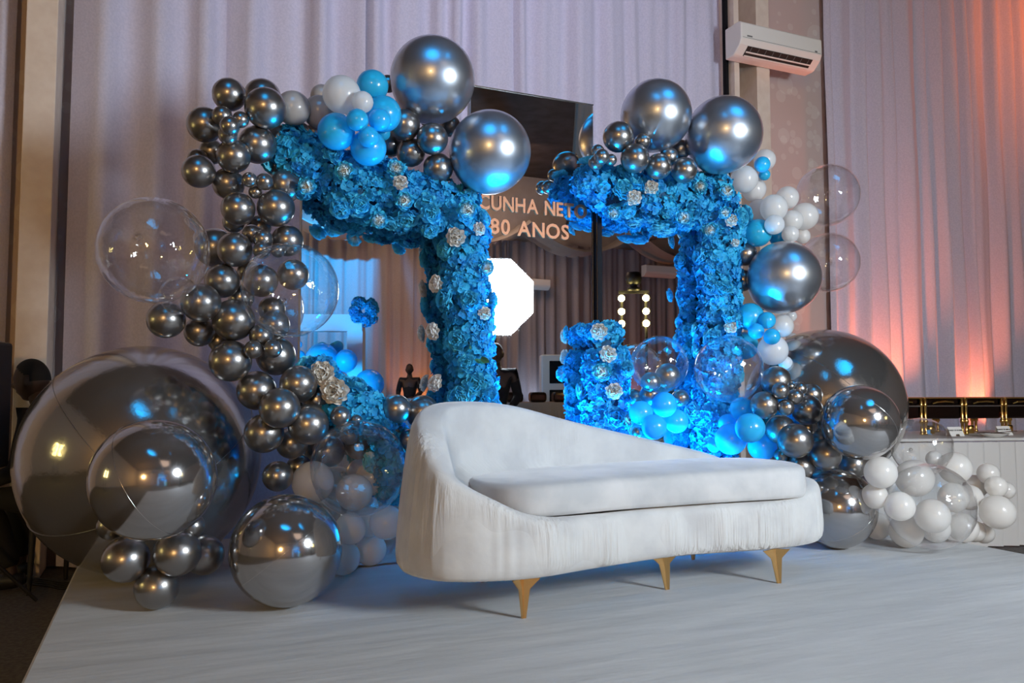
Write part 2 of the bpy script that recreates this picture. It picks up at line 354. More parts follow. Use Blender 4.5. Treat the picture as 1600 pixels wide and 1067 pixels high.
for i in range(5):
    curtain(cx(cuts[i]), cx(cuts[i + 1]) + 0.02, 6.34, FLOOR_Z + 0.02, 6.2, 11 + i, (0.24, 0.20, 0.16, 0.15, 0.07)[i], (0.36, 0.34, 0.26, 0.24, 0.26)[i], lab[i], CG)
cuts = [1300, 1395, 1480, 1640]
lab = ['pale curtain panel right of the disc wallpaper, beside the clear balloons', 'curtain panel glowing orange at its foot behind the buffet', 'reddish pleated curtain panel at the right edge, above the chafing dishes']
for i in range(3):
    curtain(cx(cuts[i]), cx(cuts[i + 1]) + 0.02, 6.38, FLOOR_Z + 0.02, 6.2, 31 + i, 0.20, 0.22, lab[i], CG)
HG = 'drab curtains along the far hall wall, seen in the mirrors'
for i in range(9):
    curtain(X0 + 0.3 + i * 2.4, X0 + 2.72 + i * 2.4, HALL_Y + 0.08, FLOOR_Z + 0.02, 4.6, 51 + i, 0.14, 0.3, 'drab pleated hall curtain reflected in the mirror panels', HG, 'curtain_hall', -1)
# swagged cloths under the hall ceiling
def swag(x0, x1, y0, y1, z0, z1, sag, wid, label):
    v, f = [], []; n, m = 28, 6
    for i in range(n + 1):
        t = i / n; s = sag * 4 * t * (1 - t)
        for j in range(m + 1):
            q = j / m - 0.5
            v.append((x0 + (x1 - x0) * t, y0 + (y1 - y0) * t + q * wid, z0 + (z1 - z0) * t - s - 0.10 * abs(math.sin(q * 9))))
    for i in range(n):
        for j in range(m):
            a = i * (m + 1) + j; f.append((a, a + 1, a + m + 2, a + m + 1))
    tag(ob('ceiling_drape', mesh('ceiling_drape', v, f), 'drape', smooth=True), label, 'drape', 'cloth swags under the hall ceiling, seen in the mirrors')
SL = 'pale cloth swag hanging under the hall ceiling, reflected in the mirrors'
for k in range(6):
    swag(-4 + k * 3.0, -1 + k * 3.0, -9.0, -9.0, 5.0, 5.0, 0.62, 0.9, SL)
for k in range(5):
    swag(1 + k * 2.6, 4.5 + k * 2.4, -2.0 - 0.3 * k, -9.1, 6.1, 4.9, 0.55, 0.7, SL)

# stage
bm = bmesh.new()
SX0, SX1, SY0, SY1 = -0.40, 4.53, 1.2, 5.35
box(bm, ((SX0 + SX1) / 2, (SY0 + SY1) / 2, FLOOR_Z / 2), (SX1 - SX0, SY1 - SY0, -FLOOR_Z), None, 0.012)
tag(ob('stage_platform', bm_mesh('stage_platform', bm), 'stage_cloth'), 'low stage platform covered in smooth white cloth under the sofa', 'stage')
# ------------------------------------------------------------------ mirror panels
def panel(name, x0, x1, z1, yf, yb, side, label):
    t = empty(name, ((x0 + x1) / 2, yb, 0.005), label, 'mirror', 'mirror panels')
    cxp, wd = (x0 + x1) / 2, x1 - x0
    bm = bmesh.new(); box(bm, (0, (yf - yb) / 2 + 0.003, z1 / 2), (wd, yb - yf - 0.006, z1 - 0.005))
    ob('backing_box', bm_mesh('backing_box', bm), side, t)
    ob('mirror_sheet', boxm('mirror_sheet', (0, yf - yb, z1 / 2), (wd - 0.004, 0.005, z1 - 0.008)), 'mirror', t)
    return t
CX0, CX1 = P_y(735, 140, MIRROR_C).x, P_y(926.5, 165, MIRROR_C).x
CTOP = P_y(926.5, 165, MIRROR_C).z
LX0, LX1 = P_y(470, 430, MIRROR_Y).x, P_y(742, 330, MIRROR_Y).x
RX0, RX1 = P_y(937.5, 400, MIRROR_Y).x, P_y(1120, 400, MIRROR_Y).x
cen = panel('mirror_panel', CX0, CX1, CTOP, MIRROR_C, MIRROR_C + 0.05, 'panel_edge', 'tall centre mirror panel with copper lettering')
panel('mirror_panel', LX0, LX1, P_y(600, 285, MIRROR_Y).z, MIRROR_Y, MIRROR_Y + 0.07, 'panel_edge', 'left mirror panel framed by the left flower garland and chrome balloons')
RX0 = CX1 + 0.004
RTOP = P_y(1000, 300, MIRROR_Y).z
rpan = panel('mirror_panel', RX0, RX1, RTOP, MIRROR_Y, MIRROR_Y + 0.075, 'panel_black', 'right black-edged mirror panel framed by the right flower garland')
ob('black_edge', boxm('black_edge', (-(RX1 - RX0) / 2 + 0.016, -0.081, RTOP / 2), (0.030, 0.008, RTOP)), 'panel_black', rpan)
ob('glass_edge', boxm('glass_edge', (0, -0.052, CTOP - 0.003), (CX1 - CX0, 0.012, 0.006)), 'steel', cen)

def letters(text, width, height, x0, z0, y, mat, parent, pname, off=0.0):
    cu = bpy.data.curves.new('t', 'FONT'); cu.size = 1.0; cu.extrude = 0.005 / height; cu.offset = off; cu.resolution_u = 4
    tmp = bpy.data.objects.new('t', cu); COL.objects.link(tmp)
    items = []; pen = 0.0
    for ch in text:
        if ch == ' ': pen += 0.32; continue
        cu.body = ch; bpy.context.view_layer.update()
        me = bpy.data.meshes.new_from_object(tmp.evaluated_get(bpy.context.evaluated_depsgraph_get()))
        xs = [v.co.x for v in me.vertices]; items.append((ch, me, pen - min(xs))); pen += max(xs) - min(xs) + 0.09
    pen -= 0.09
    hs = max(v.co.y for v in items[0][1].vertices) if items else 0.7
    sx, sz = width / pen, height / 0.70
    for ch, me, px in items:
        for v in me.vertices:
            v.co = Vector(((v.co.x + px) * sx, -v.co.z * height * 0.9, v.co.y * sz))
        me.update()
        ob(pname, me, mat, parent).location = (x0, y, z0)
    bpy.data.objects.remove(tmp)
base = cen.location
def ltr(text, ua, ub, vbase, vtop, um):
    a, b = P_y(ua, vbase, MIRROR_C - 0.01), P_y(ub, vbase, MIRROR_C - 0.01)
    zb, zt = P_y(um, vbase, MIRROR_C - 0.01).z, P_y(um, vtop, MIRROR_C - 0.01).z
    letters(text, b.x - a.x, zt - zb, a.x - base.x, zb - base.z, -0.056, 'rose_gold', cen, 'letter', 0.022)
ltr('CUNHA NETO', 748, 917, 333.5, 312.0, 836)
ltr('80 ANOS', 766, 889, 369.0, 346.5, 828)

# ------------------------------------------------------------------ sofa
plan = [(2.2, 3.07, .40), (2.6, 3.03, .40), (2.85, 3.02, .405), (3.02, 3.06, .44), (3.15, 3.16, .475), (3.20, 3.33, .48), (3.17, 3.52, .485),
        (3.06, 3.68, .505), (2.85, 3.78, .58), (2.46, 3.84, .67), (2.0, 3.87, .77), (1.6, 3.84, .86), (1.28, 3.75, .885), (1.05, 3.61, .87),
        (0.94, 3.42, .825), (0.93, 3.22, .735), (1.02, 3.05, .61), (1.22, 2.965, .50), (1.44, 2.95, .42), (1.75, 3.01, .40)]
ring = catmull(plan, 10)
def inward(ring, i):
    n = len(ring); d = ring[(i + 1) % n] - ring[i - 1]; d.z = 0; d.normalize(); return Vector((-d.y, d.x, 0))
sofa = empty('chaise_sofa', (2.1, 3.4, 0.0), 'curved white velvet chaise sofa with sloping back and gold legs', 'sofa')
org = sofa.location
rows = 11; v, f = [], []; n = len(ring)
rnd = random.Random(5)
wr = [sum(rnd.uniform(-1, 1) for _ in range(2)) for _ in range(n)]
for i, p in enumerate(ring):
    h = p.z; q = inward(ring, i); lean = 0.085 * max(0, h - 0.38) / 0.5
    w_ = 0.115 + 0.03 * min(1, max(0, (h - 0.45) / 0.3))
    x, y = p.x, p.y
    hl = 0.17
    sec = [(0.07, hl - 0.012), (0.018, hl), (0.0, hl + 0.04), (lean * 0.30, hl + (h - hl) * 0.45), (lean * 0.8, h - 0.06), (lean + 0.004, h - 0.028), (lean + 0.022, h - 0.006),
           (lean + 0.05, h), (lean + w_ - 0.008, h - 0.012), (lean + w_ + 0.002, h - 0.024), (lean + w_ + 0.0, 0.345)]
    for k, (o_, z) in enumerate(sec):
        wob = 0.004 * wr[i] if k in (2, 3, 4, 10) else 0
        pt = Vector((x, y, 0)) + q * (o_ + wob); v.append((pt.x - org.x, pt.y - org.y, z))
for i in range(n):
    for k in range(rows - 1):
        a, b = i * rows + k, ((i + 1) % n) * rows + k
        f.append((a, b, b + 1, a + 1))
f.append(tuple(i * rows for i in range(n - 1, -1, -1)))
f.append(tuple(i * rows + rows - 1 for i in range(n)))
body = ob('upholstered_frame', mesh('upholstered_frame', v, f), 'velvet', sofa, True)
body.modifiers.new('sub', 'SUBSURF').levels = 1; body.modifiers['sub'].render_levels = 1
cush = [(1.52, 3.03), (1.9, 3.065), (2.4, 3.065), (2.78, 3.04), (2.93, 3.06), (3.02, 3.18), (3.04, 3.36), (2.97, 3.55), (2.72, 3.66), (2.3, 3.70), (1.9, 3.70),
        (1.62, 3.68), (1.40, 3.60), (1.28, 3.44), (1.27, 3.24), (1.36, 3.08)]
cr_ = [Vector((p.x, p.y, 0)) for p in catmull([(a, b, 0) for a, b in cush], 8)]
n = len(cr_); v, f = [], []
cen_c = sum(cr_, Vector()) / n
prof = [(0.03, .402), (0.006, .408), (0.0, .425), (-0.004, .47), (0.002, .522), (0.012, .540), (0.035, .550), (0.10, .556), (0.2, .562)]
for i, p in enumerate(cr_):
    q = inward(cr_, i)
    for k, (o_, z) in enumerate(prof):
        z += 0.012 * (p.x - 2.0)*(1 if z > .5 else 0)
        if k >= 7:
            t = (0.22, 0.55)[k - 7]; pt = (p + q * 0.035).lerp(cen_c, t)
        else: pt = p + q * o_
        v.append((pt.x - org.x, pt.y - org.y, z))
rows = len(prof)
for i in range(n):
    for k in range(rows - 1):
        a, b = i * rows + k, ((i + 1) % n) * rows + k
        f.append((a, b, b + 1, a + 1))
f.append(tuple(i * rows for i in range(n - 1, -1, -1))); f.append(tuple(i * rows + rows - 1 for i in range(n)))
cu_ = ob('seat_cushion', mesh('seat_cushion', v, f), 'velvet_top', sofa, True)
# gold V-winged legs
def leg_mesh(fl):
    bm = bmesh.new()
    top, hgt = 0.162, 0.162
    def prism(poly, th, ang):
        a = [bm.verts.new((x, -th / 2, z)) for x, z in poly]; b = [bm.verts.new((x, th / 2, z)) for x, z in poly]
        bm.faces.new(a); bm.faces.new(b[::-1])
        for i in range(len(poly)):
            bm.faces.new((a[i - 1], a[i], b[i], b[i - 1]))
        bmesh.ops.rotate(bm, cent=(0, 0, 0), matrix=Matrix.Rotation(ang, 3, 'Z'), verts=a + b)
    poly = [(0.0, 0.0), (0.011, 0.0), (0.028, 0.118), (0.072, top), (0.0, top)]
    prism(poly, 0.008, math.radians(-28)); prism(poly, 0.008, math.radians(-152))
    bmesh.ops.recalc_face_normals(bm, faces=bm.faces); return bm_mesh('leg', bm)
lm = leg_mesh(1)
for (u, v_, rz, tx, ty) in ((820, 967, 0, 0, -0.0), (1045, 922, -24, 0.035, 0), (1220, 912, -30, 0.03, 0)):
    p = P_z(u, v_, 0.0)
    o = ob('leg', lm, 'gold', sofa); o.location = (p.x - org.x, p.y - org.y + 0.012, 0.001); o.rotation_euler = (0, 0, math.radians(rz))
    o.matrix_local = Matrix.Translation(o.location) @ Matrix(((1, 0, -tx / 0.162, 0), (0, 1, 0.05, 0), (0, 0, 1, 0), (0, 0, 0, 1))) @ Matrix.Rotation(math.radians(rz), 4, 'Z')
for (x, y, rz) in ((1.45, 3.66, 180), (2.7, 3.66, 180)):
    o = ob('leg', lm, 'gold', sofa); o.location = (x - org.x, y - org.y, 0.001); o.rotation_euler = (0, 0, math.radians(rz))

# ------------------------------------------------------------------ flowers
def petal_grid(L_, W_, cup, curl, nu=3, nv=4, ruff=0.0, rnd=None):
    """petal in the XZ-ish frame: base at origin, pointing +X, normal +Z"""
    v, f = [], []
    for i in range(nv + 1):
        t = i / nv; ww = W_ * (0.42 + 2.35 * t - 2.1 * t * t) * (1.0 if t < 0.99 else 0.92)
        for j in range(nu + 1):
            s = j / nu * 2 - 1
            z = cup * s * s * W_ + curl * t * t * L_ + (ruff * (rnd.uniform(-1, 1) if rnd else 0) * t)
            v.append(Vector((L_ * t * (1 - 0.10 * s * s), ww * s * 0.5, z)))
    for i in range(nv):
        for j in range(nu):
            a = i * (nu + 1) + j; f.append((a, a + 1, a + nu + 2, a + nu + 1))
    return v, f
def hydrangea(seed, R=0.062):
    rnd = random.Random(seed); V, Fc = [], []
    N_ = 24
    for k in range(N_):
        z = 1 - 1.25 * (k + 0.5) / N_; a = k * 2.399963 + rnd.uniform(-.2, .2); rr = math.sqrt(max(0, 1 - z * z))
        nrm = Vector((rr * math.cos(a), rr * math.sin(a), z)).normalized()
        nrm = (nrm + Vector((rnd.uniform(-.35, .35), rnd.uniform(-.35, .35), rnd.uniform(-.25, .25)))).normalized()
        q = nrm.to_track_quat('Z', 'Y'); rad = R * rnd.uniform(0.82, 1.12); ro = rnd.uniform(0, 6.28); s = rnd.uniform(0.85, 1.25)
        for p in range(4):
            pv, pf = petal_grid(0.027 * s, 0.027 * s, rnd.uniform(0.1, 0.35), rnd.uniform(-0.25, 0.45), 2, 3, 0.0025, rnd)
            M = Quaternion((0, 0, 1), ro + p * math.pi / 2 + rnd.uniform(-.15, .15)).to_matrix()
            b0 = len(V)
            for x in pv: V.append(q @ (M @ x) + nrm * rad)
            Fc += [tuple(b0 + i for i in ff) for ff in pf]
    return mesh('hydrangea_head', V, Fc)
def rose(seed, R=0.034):
    rnd = random.Random(seed); V, Fc = [], []
    for ring_, (cnt, tilt, ln, wd, off) in enumerate(((3, 92, .8, 1.0, .08), (3, 88, .95, 1.5, .18), (4, 82, 1.0, 1.7, .30), (6, 72, 1.0, 1.5, .42), (7, 54, 1.0, 1.5, .50), (9, 30, .92, 1.4, .54))):
        for p in range(cnt):
            pv, pf = petal_grid(R * ln * rnd.uniform(.86, 1.14), R * wd * rnd.uniform(.9, 1.1), 0.36, -0.16 if ring_ > 2 else 0.12, 4, 4, 0.0028, rnd)
            a = p * 2 * math.pi / cnt + ring_ * 0.7 + rnd.uniform(-.15, .15)
            M = Quaternion((0, 0, 1), a).to_matrix() @ Quaternion((0, 1, 0), -math.radians(tilt + rnd.uniform(-7, 7))).to_matrix()
            b0 = len(V); o = Quaternion((0, 0, 1), a).to_matrix() @ Vector((R * off, 0, 0))
            for x in pv: V.append(M @ x + o)
            Fc += [tuple(b0 + i for i in ff) for ff in pf]
    return mesh('rose', V, Fc)
HY = [hydrangea(100 + i) for i in range(4)]
for me in HY: me.materials.append(MATS['hydrangea_blue'])
RW = [rose(200 + i) for i in range(3)]; RB = [rose(210 + i) for i in range(3)]
for me in RW: me.materials.append(MATS['rose_white'])
for me in RB: me.materials.append(MATS['rose_blue'])
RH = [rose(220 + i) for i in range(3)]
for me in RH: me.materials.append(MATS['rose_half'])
for me in HY + RW + RB + RH: me.polygons.foreach_set('use_smooth', [True] * len(me.polygons))
leaf_v, leaf_f = petal_grid(0.06, 0.03, 0.15, -0.2, 2, 4)
LEAF = mesh('leaf', leaf_v, leaf_f); LEAF.materials.append(MATS['leaf_green'])

FLAT = 0.7
def garland(name, path, label, roses, seed, step=0.06, ring_n=7, ylim=4.15, leaves=()):
    """path: (u, v, half-width px, Y) centre line in space; heads sit all round a foam core"""
    rnd = random.Random(seed)
    P, Rr = [], []
    for (u, v_, hw, Y) in path:
        p = P_y(u, v_, Y); P.append(p); Rr.append(hw * depth(p) / F_PX)
    t = empty(name, (P[-1].x, P[-1].y, 0 if P[-1].z < 0.6 else P[-1].z), label, 'flowers', 'blue flower garlands round the mirrors')
    o0 = t.location
    fine, fr = [], []
    for i in range(len(P) - 1):
        k = max(1, int((P[i + 1] - P[i]).length / step))
        for j in range(k):
            fine.append(P[i].lerp(P[i + 1], j / k)); fr.append(Rr[i] + (Rr[i + 1] - Rr[i]) * j / k)
    fine.append(P[-1]); fr.append(Rr[-1])
    core = ob('foam_core', tube('foam_core', [p - o0 for p in fine], [r * 0.60 for r in fr], 10), 'foam_blue', t, True)
    cnt = 0
    for i, (p, r) in enumerate(zip(fine, fr)):
        d = (fine[min(i + 1, len(fine) - 1)] - fine[max(i - 1, 0)]).normalized()
        s1 = d.cross(Vector((0, 1, 0))).normalized(); s2 = d.cross(s1)
        m = ring_n
        for k in range(m):
            a = (k + 0.5 * (i % 2) + rnd.uniform(-.22, .22)) / m * 2 * math.pi
            nrm = s1 * math.cos(a) + s2 * math.sin(a)
            if i == 0: nrm = (nrm - d * 0.7).normalized()
            if i == len(fine) - 1: nrm = (nrm + d * 0.7).normalized()
            c = p + Vector((nrm.x, nrm.y * FLAT, nrm.z)) * (r * rnd.uniform(0.50, 0.66))
            c.y = min(c.y, ylim)
            if nrm.y > 0.65: nrm = Vector((nrm.x, 0.65, nrm.z)).normalized()
            if c.z < 0.08: c.z = 0.08
            isb = rnd.random() < 0.13
            o = ob('blue_rose' if isb else 'hydrangea_head', rnd.choice(RB) if isb else rnd.choice(HY), None, t)
            if isb: c = c + nrm * 0.055
            o.location = c - o0
            q = nrm.to_track_quat('Z', 'Y') @ Quaternion((0, 0, 1), rnd.uniform(0, 6.28)); o.rotation_mode = 'QUATERNION'; o.rotation_quaternion = q
            sc_ = rnd.uniform(0.85, 1.15) * (1.35 if isb else 1); o.scale = (sc_,) * 3
            cnt += 1
    for rs_ in roses:
        u, v_, s = rs_[:3]; kind_ = rs_[3] if len(rs_) > 3 else 'w'
        # white roses poke out of the side of the garland that faces the room
        best = min(range(len(fine)), key=lambda i: (fine[i] - CAM).normalized().angle(ray(u, v_)) )
        p, r = fine[best], fr[best]
        q0 = CAM + ray(u, v_) * depth(p)
        off = q0 - p; lat = min(1.25, off.length / max(r, 1e-3))
        toC = (CAM - p).normalized()
        c = q0 + toC * (r * math.sqrt(max(0.12, 1.30 - lat * lat)))
        # keep on the same line of sight
        c = CAM + ray(u, v_) * depth(c)
        nrm = (c - p).normalized()
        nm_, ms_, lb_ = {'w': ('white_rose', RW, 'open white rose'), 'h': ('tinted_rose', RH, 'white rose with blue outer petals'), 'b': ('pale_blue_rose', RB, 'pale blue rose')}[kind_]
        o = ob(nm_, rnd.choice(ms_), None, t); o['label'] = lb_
        o.location = c - o0; o.rotation_mode = 'QUATERNION'
        o.rotation_quaternion = (nrm + toC * 0.9 + Vector((rnd.uniform(-.3, .3), 0, rnd.uniform(-.3, .3)))).to_track_quat('Z', 'Y') @ Quaternion((0, 0, 1), rnd.uniform(0, 6.28))
        o.scale = (s,) * 3
    for (u, v_) in leaves:
        best = min(range(len(fine)), key=lambda i: (fine[i] - CAM).normalized().angle(ray(u, v_)))
        p, r = fine[best], fr[best]
        c = CAM + ray(u, v_) * (depth(p) - r * 1.15)
        o = ob('leaf', LEAF, None, t); o.location = c - o0; o.rotation_euler = (rnd.uniform(.8, 1.4), rnd.uniform(-.5, .5), rnd.uniform(0, 6.28))
    return t
garland('flower_garland', [(458, 238, 32, 4.05), (490, 262, 48, 4.05), (540, 285, 54, 4.05), (600, 300, 52, 4.05), (655, 318, 48, 4.05), (712, 328, 46, 4.05), (724, 372, 36, 4.08),
        (727, 430, 33, 4.09), (729, 490, 33, 4.09), (735, 550, 35, 4.09), (740, 600, 35, 4.09), (741, 680, 35, 4.09)],
        'blue hydrangea garland with white roses over the left mirror, dropping behind the sofa',
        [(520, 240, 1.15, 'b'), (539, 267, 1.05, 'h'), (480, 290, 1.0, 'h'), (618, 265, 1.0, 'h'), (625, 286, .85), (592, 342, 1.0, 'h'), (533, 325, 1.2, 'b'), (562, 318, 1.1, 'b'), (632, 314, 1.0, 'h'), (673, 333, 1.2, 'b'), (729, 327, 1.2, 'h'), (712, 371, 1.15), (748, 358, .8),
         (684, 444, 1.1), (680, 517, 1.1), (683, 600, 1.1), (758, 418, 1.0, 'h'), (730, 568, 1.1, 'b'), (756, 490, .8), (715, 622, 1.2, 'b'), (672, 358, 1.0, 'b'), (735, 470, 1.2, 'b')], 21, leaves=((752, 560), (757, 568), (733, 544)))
garland('flower_garland', [(922, 283, 24, 4.09), (955, 300, 40, 4.09), (1005, 312, 48, 4.09), (1060, 314, 48, 4.09), (1112, 308, 44, 4.09), (1130, 345, 36, 4.11), (1126, 390, 37, 4.12), (1124, 440, 37, 4.12),
        (1124, 500, 36, 4.12), (1123, 550, 36, 4.12), (1120, 600, 38, 4.12), (1116, 650, 38, 4.12), (1115, 720, 38, 4.12)],
        'blue hydrangea garland with white roses over and down the right mirror',
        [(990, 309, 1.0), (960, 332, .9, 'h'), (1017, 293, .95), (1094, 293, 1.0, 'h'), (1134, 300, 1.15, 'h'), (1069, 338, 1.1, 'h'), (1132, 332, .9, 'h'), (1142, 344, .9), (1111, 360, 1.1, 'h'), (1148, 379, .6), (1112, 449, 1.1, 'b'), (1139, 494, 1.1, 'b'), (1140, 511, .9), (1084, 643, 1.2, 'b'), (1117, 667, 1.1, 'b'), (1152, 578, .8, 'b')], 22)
garland('flower_pillar', [(944, 532, 30, 4.14), (945, 560, 36, 4.14), (946, 610, 38, 4.14), (948, 650, 38, 4.14), (948, 720, 38, 4.14)],
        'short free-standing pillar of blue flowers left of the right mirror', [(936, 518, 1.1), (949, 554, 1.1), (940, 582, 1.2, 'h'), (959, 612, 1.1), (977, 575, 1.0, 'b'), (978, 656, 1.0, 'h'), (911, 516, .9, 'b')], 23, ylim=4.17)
garland('flower_mound', [(500, 590, 20, 4.0), (522, 618, 30, 4.0), (556, 640, 34, 3.98), (594, 660, 34, 4.0), (610, 690, 24, 4.02), (612, 760, 14, 4.05)],
        'teal flower mound with white roses between chrome balloons, left of the sofa', [(523, 611, 1.5), (504, 582, 1.3)], 24)

# ------------------------------------------------------------------ balloons
def balloon_mesh(name, mat, taper=0.10, nub=True, nu=40, nv=26):
    v, f = [(0, 0, 1.0)], []
    for i in range(1, nv):
        t = math.pi * i / nv; z = math.cos(t); r = math.sin(t)
        if z < 0: r *= 1 - taper * z * z; z *= 1 + taper
        for k in range(nu):
            a = 2 * math.pi * k / nu; v.append((r * math.cos(a), r * math.sin(a), z))
    if nub:
        for (r, z) in ((0.045, -1.0 - taper * 0.98), (0.035, -1.05 - taper), (0.075, -1.10 - taper)):
            for k in range(nu):
                a = 2 * math.pi * k / nu; v.append((r * math.cos(a), r * math.sin(a), z))
    rows = (len(v) - 1) // nu
    for k in range(nu): f.append((0, 1 + k, 1 + (k + 1) % nu))
    for i in range(rows - 1):
        for k in range(nu):
            a, b = 1 + i * nu + k, 1 + i * nu + (k + 1) % nu
            f.append((a, a + nu, b + nu, b))
    f.append(tuple(1 + (rows - 1) * nu + k for k in range(nu)))
    me = mesh(name, v, f); me.materials.append(MATS[mat]); me.polygons.foreach_set('use_smooth', [True] * len(me.polygons)); return me
BM = {'c': balloon_mesh('chrome_balloon', 'chrome_dark'), 'C': balloon_mesh('large_chrome_balloon', 'chrome_silver', 0.08, True, 64, 40), 'p': balloon_mesh('pearl_balloon', 'pearl_latex'),
      'g': balloon_mesh('grey_balloon', 'grey_latex'), 'b': balloon_mesh('blue_balloon', 'blue_latex'), 'k': balloon_mesh('clear_balloon', 'clear_film', 0.0, False, 64, 40),
      'f': balloon_mesh('foil_balloon', 'foil_silver', 0.0, False, 64, 40), 'o': balloon_mesh('giant_orb', 'orb_foil', 0.0, False, 96, 60)}
NM = {'c': 'chrome_balloon', 'C': 'large_chrome_balloon', 'p': 'pearl_balloon', 'g': 'grey_balloon', 'b': 'blue_balloon', 'k': 'clear_balloon', 'f': 'foil_balloon', 'o': 'giant_orb'}
B = []      # every balloon: kind, u, v, r px, position rule, label, group
def Y_(y): return ('y', y)
def D_(d): return ('d', d)
FL = ('floor', 0)
def add(group, base, rows):
    for k, u, v_, rp, label, lay in rows:
        B.append([k, u, v_, rp, lay if isinstance(lay, tuple) else ('y', base + lay), label, group])
GA = 'small dark chrome balloons of the left garland'
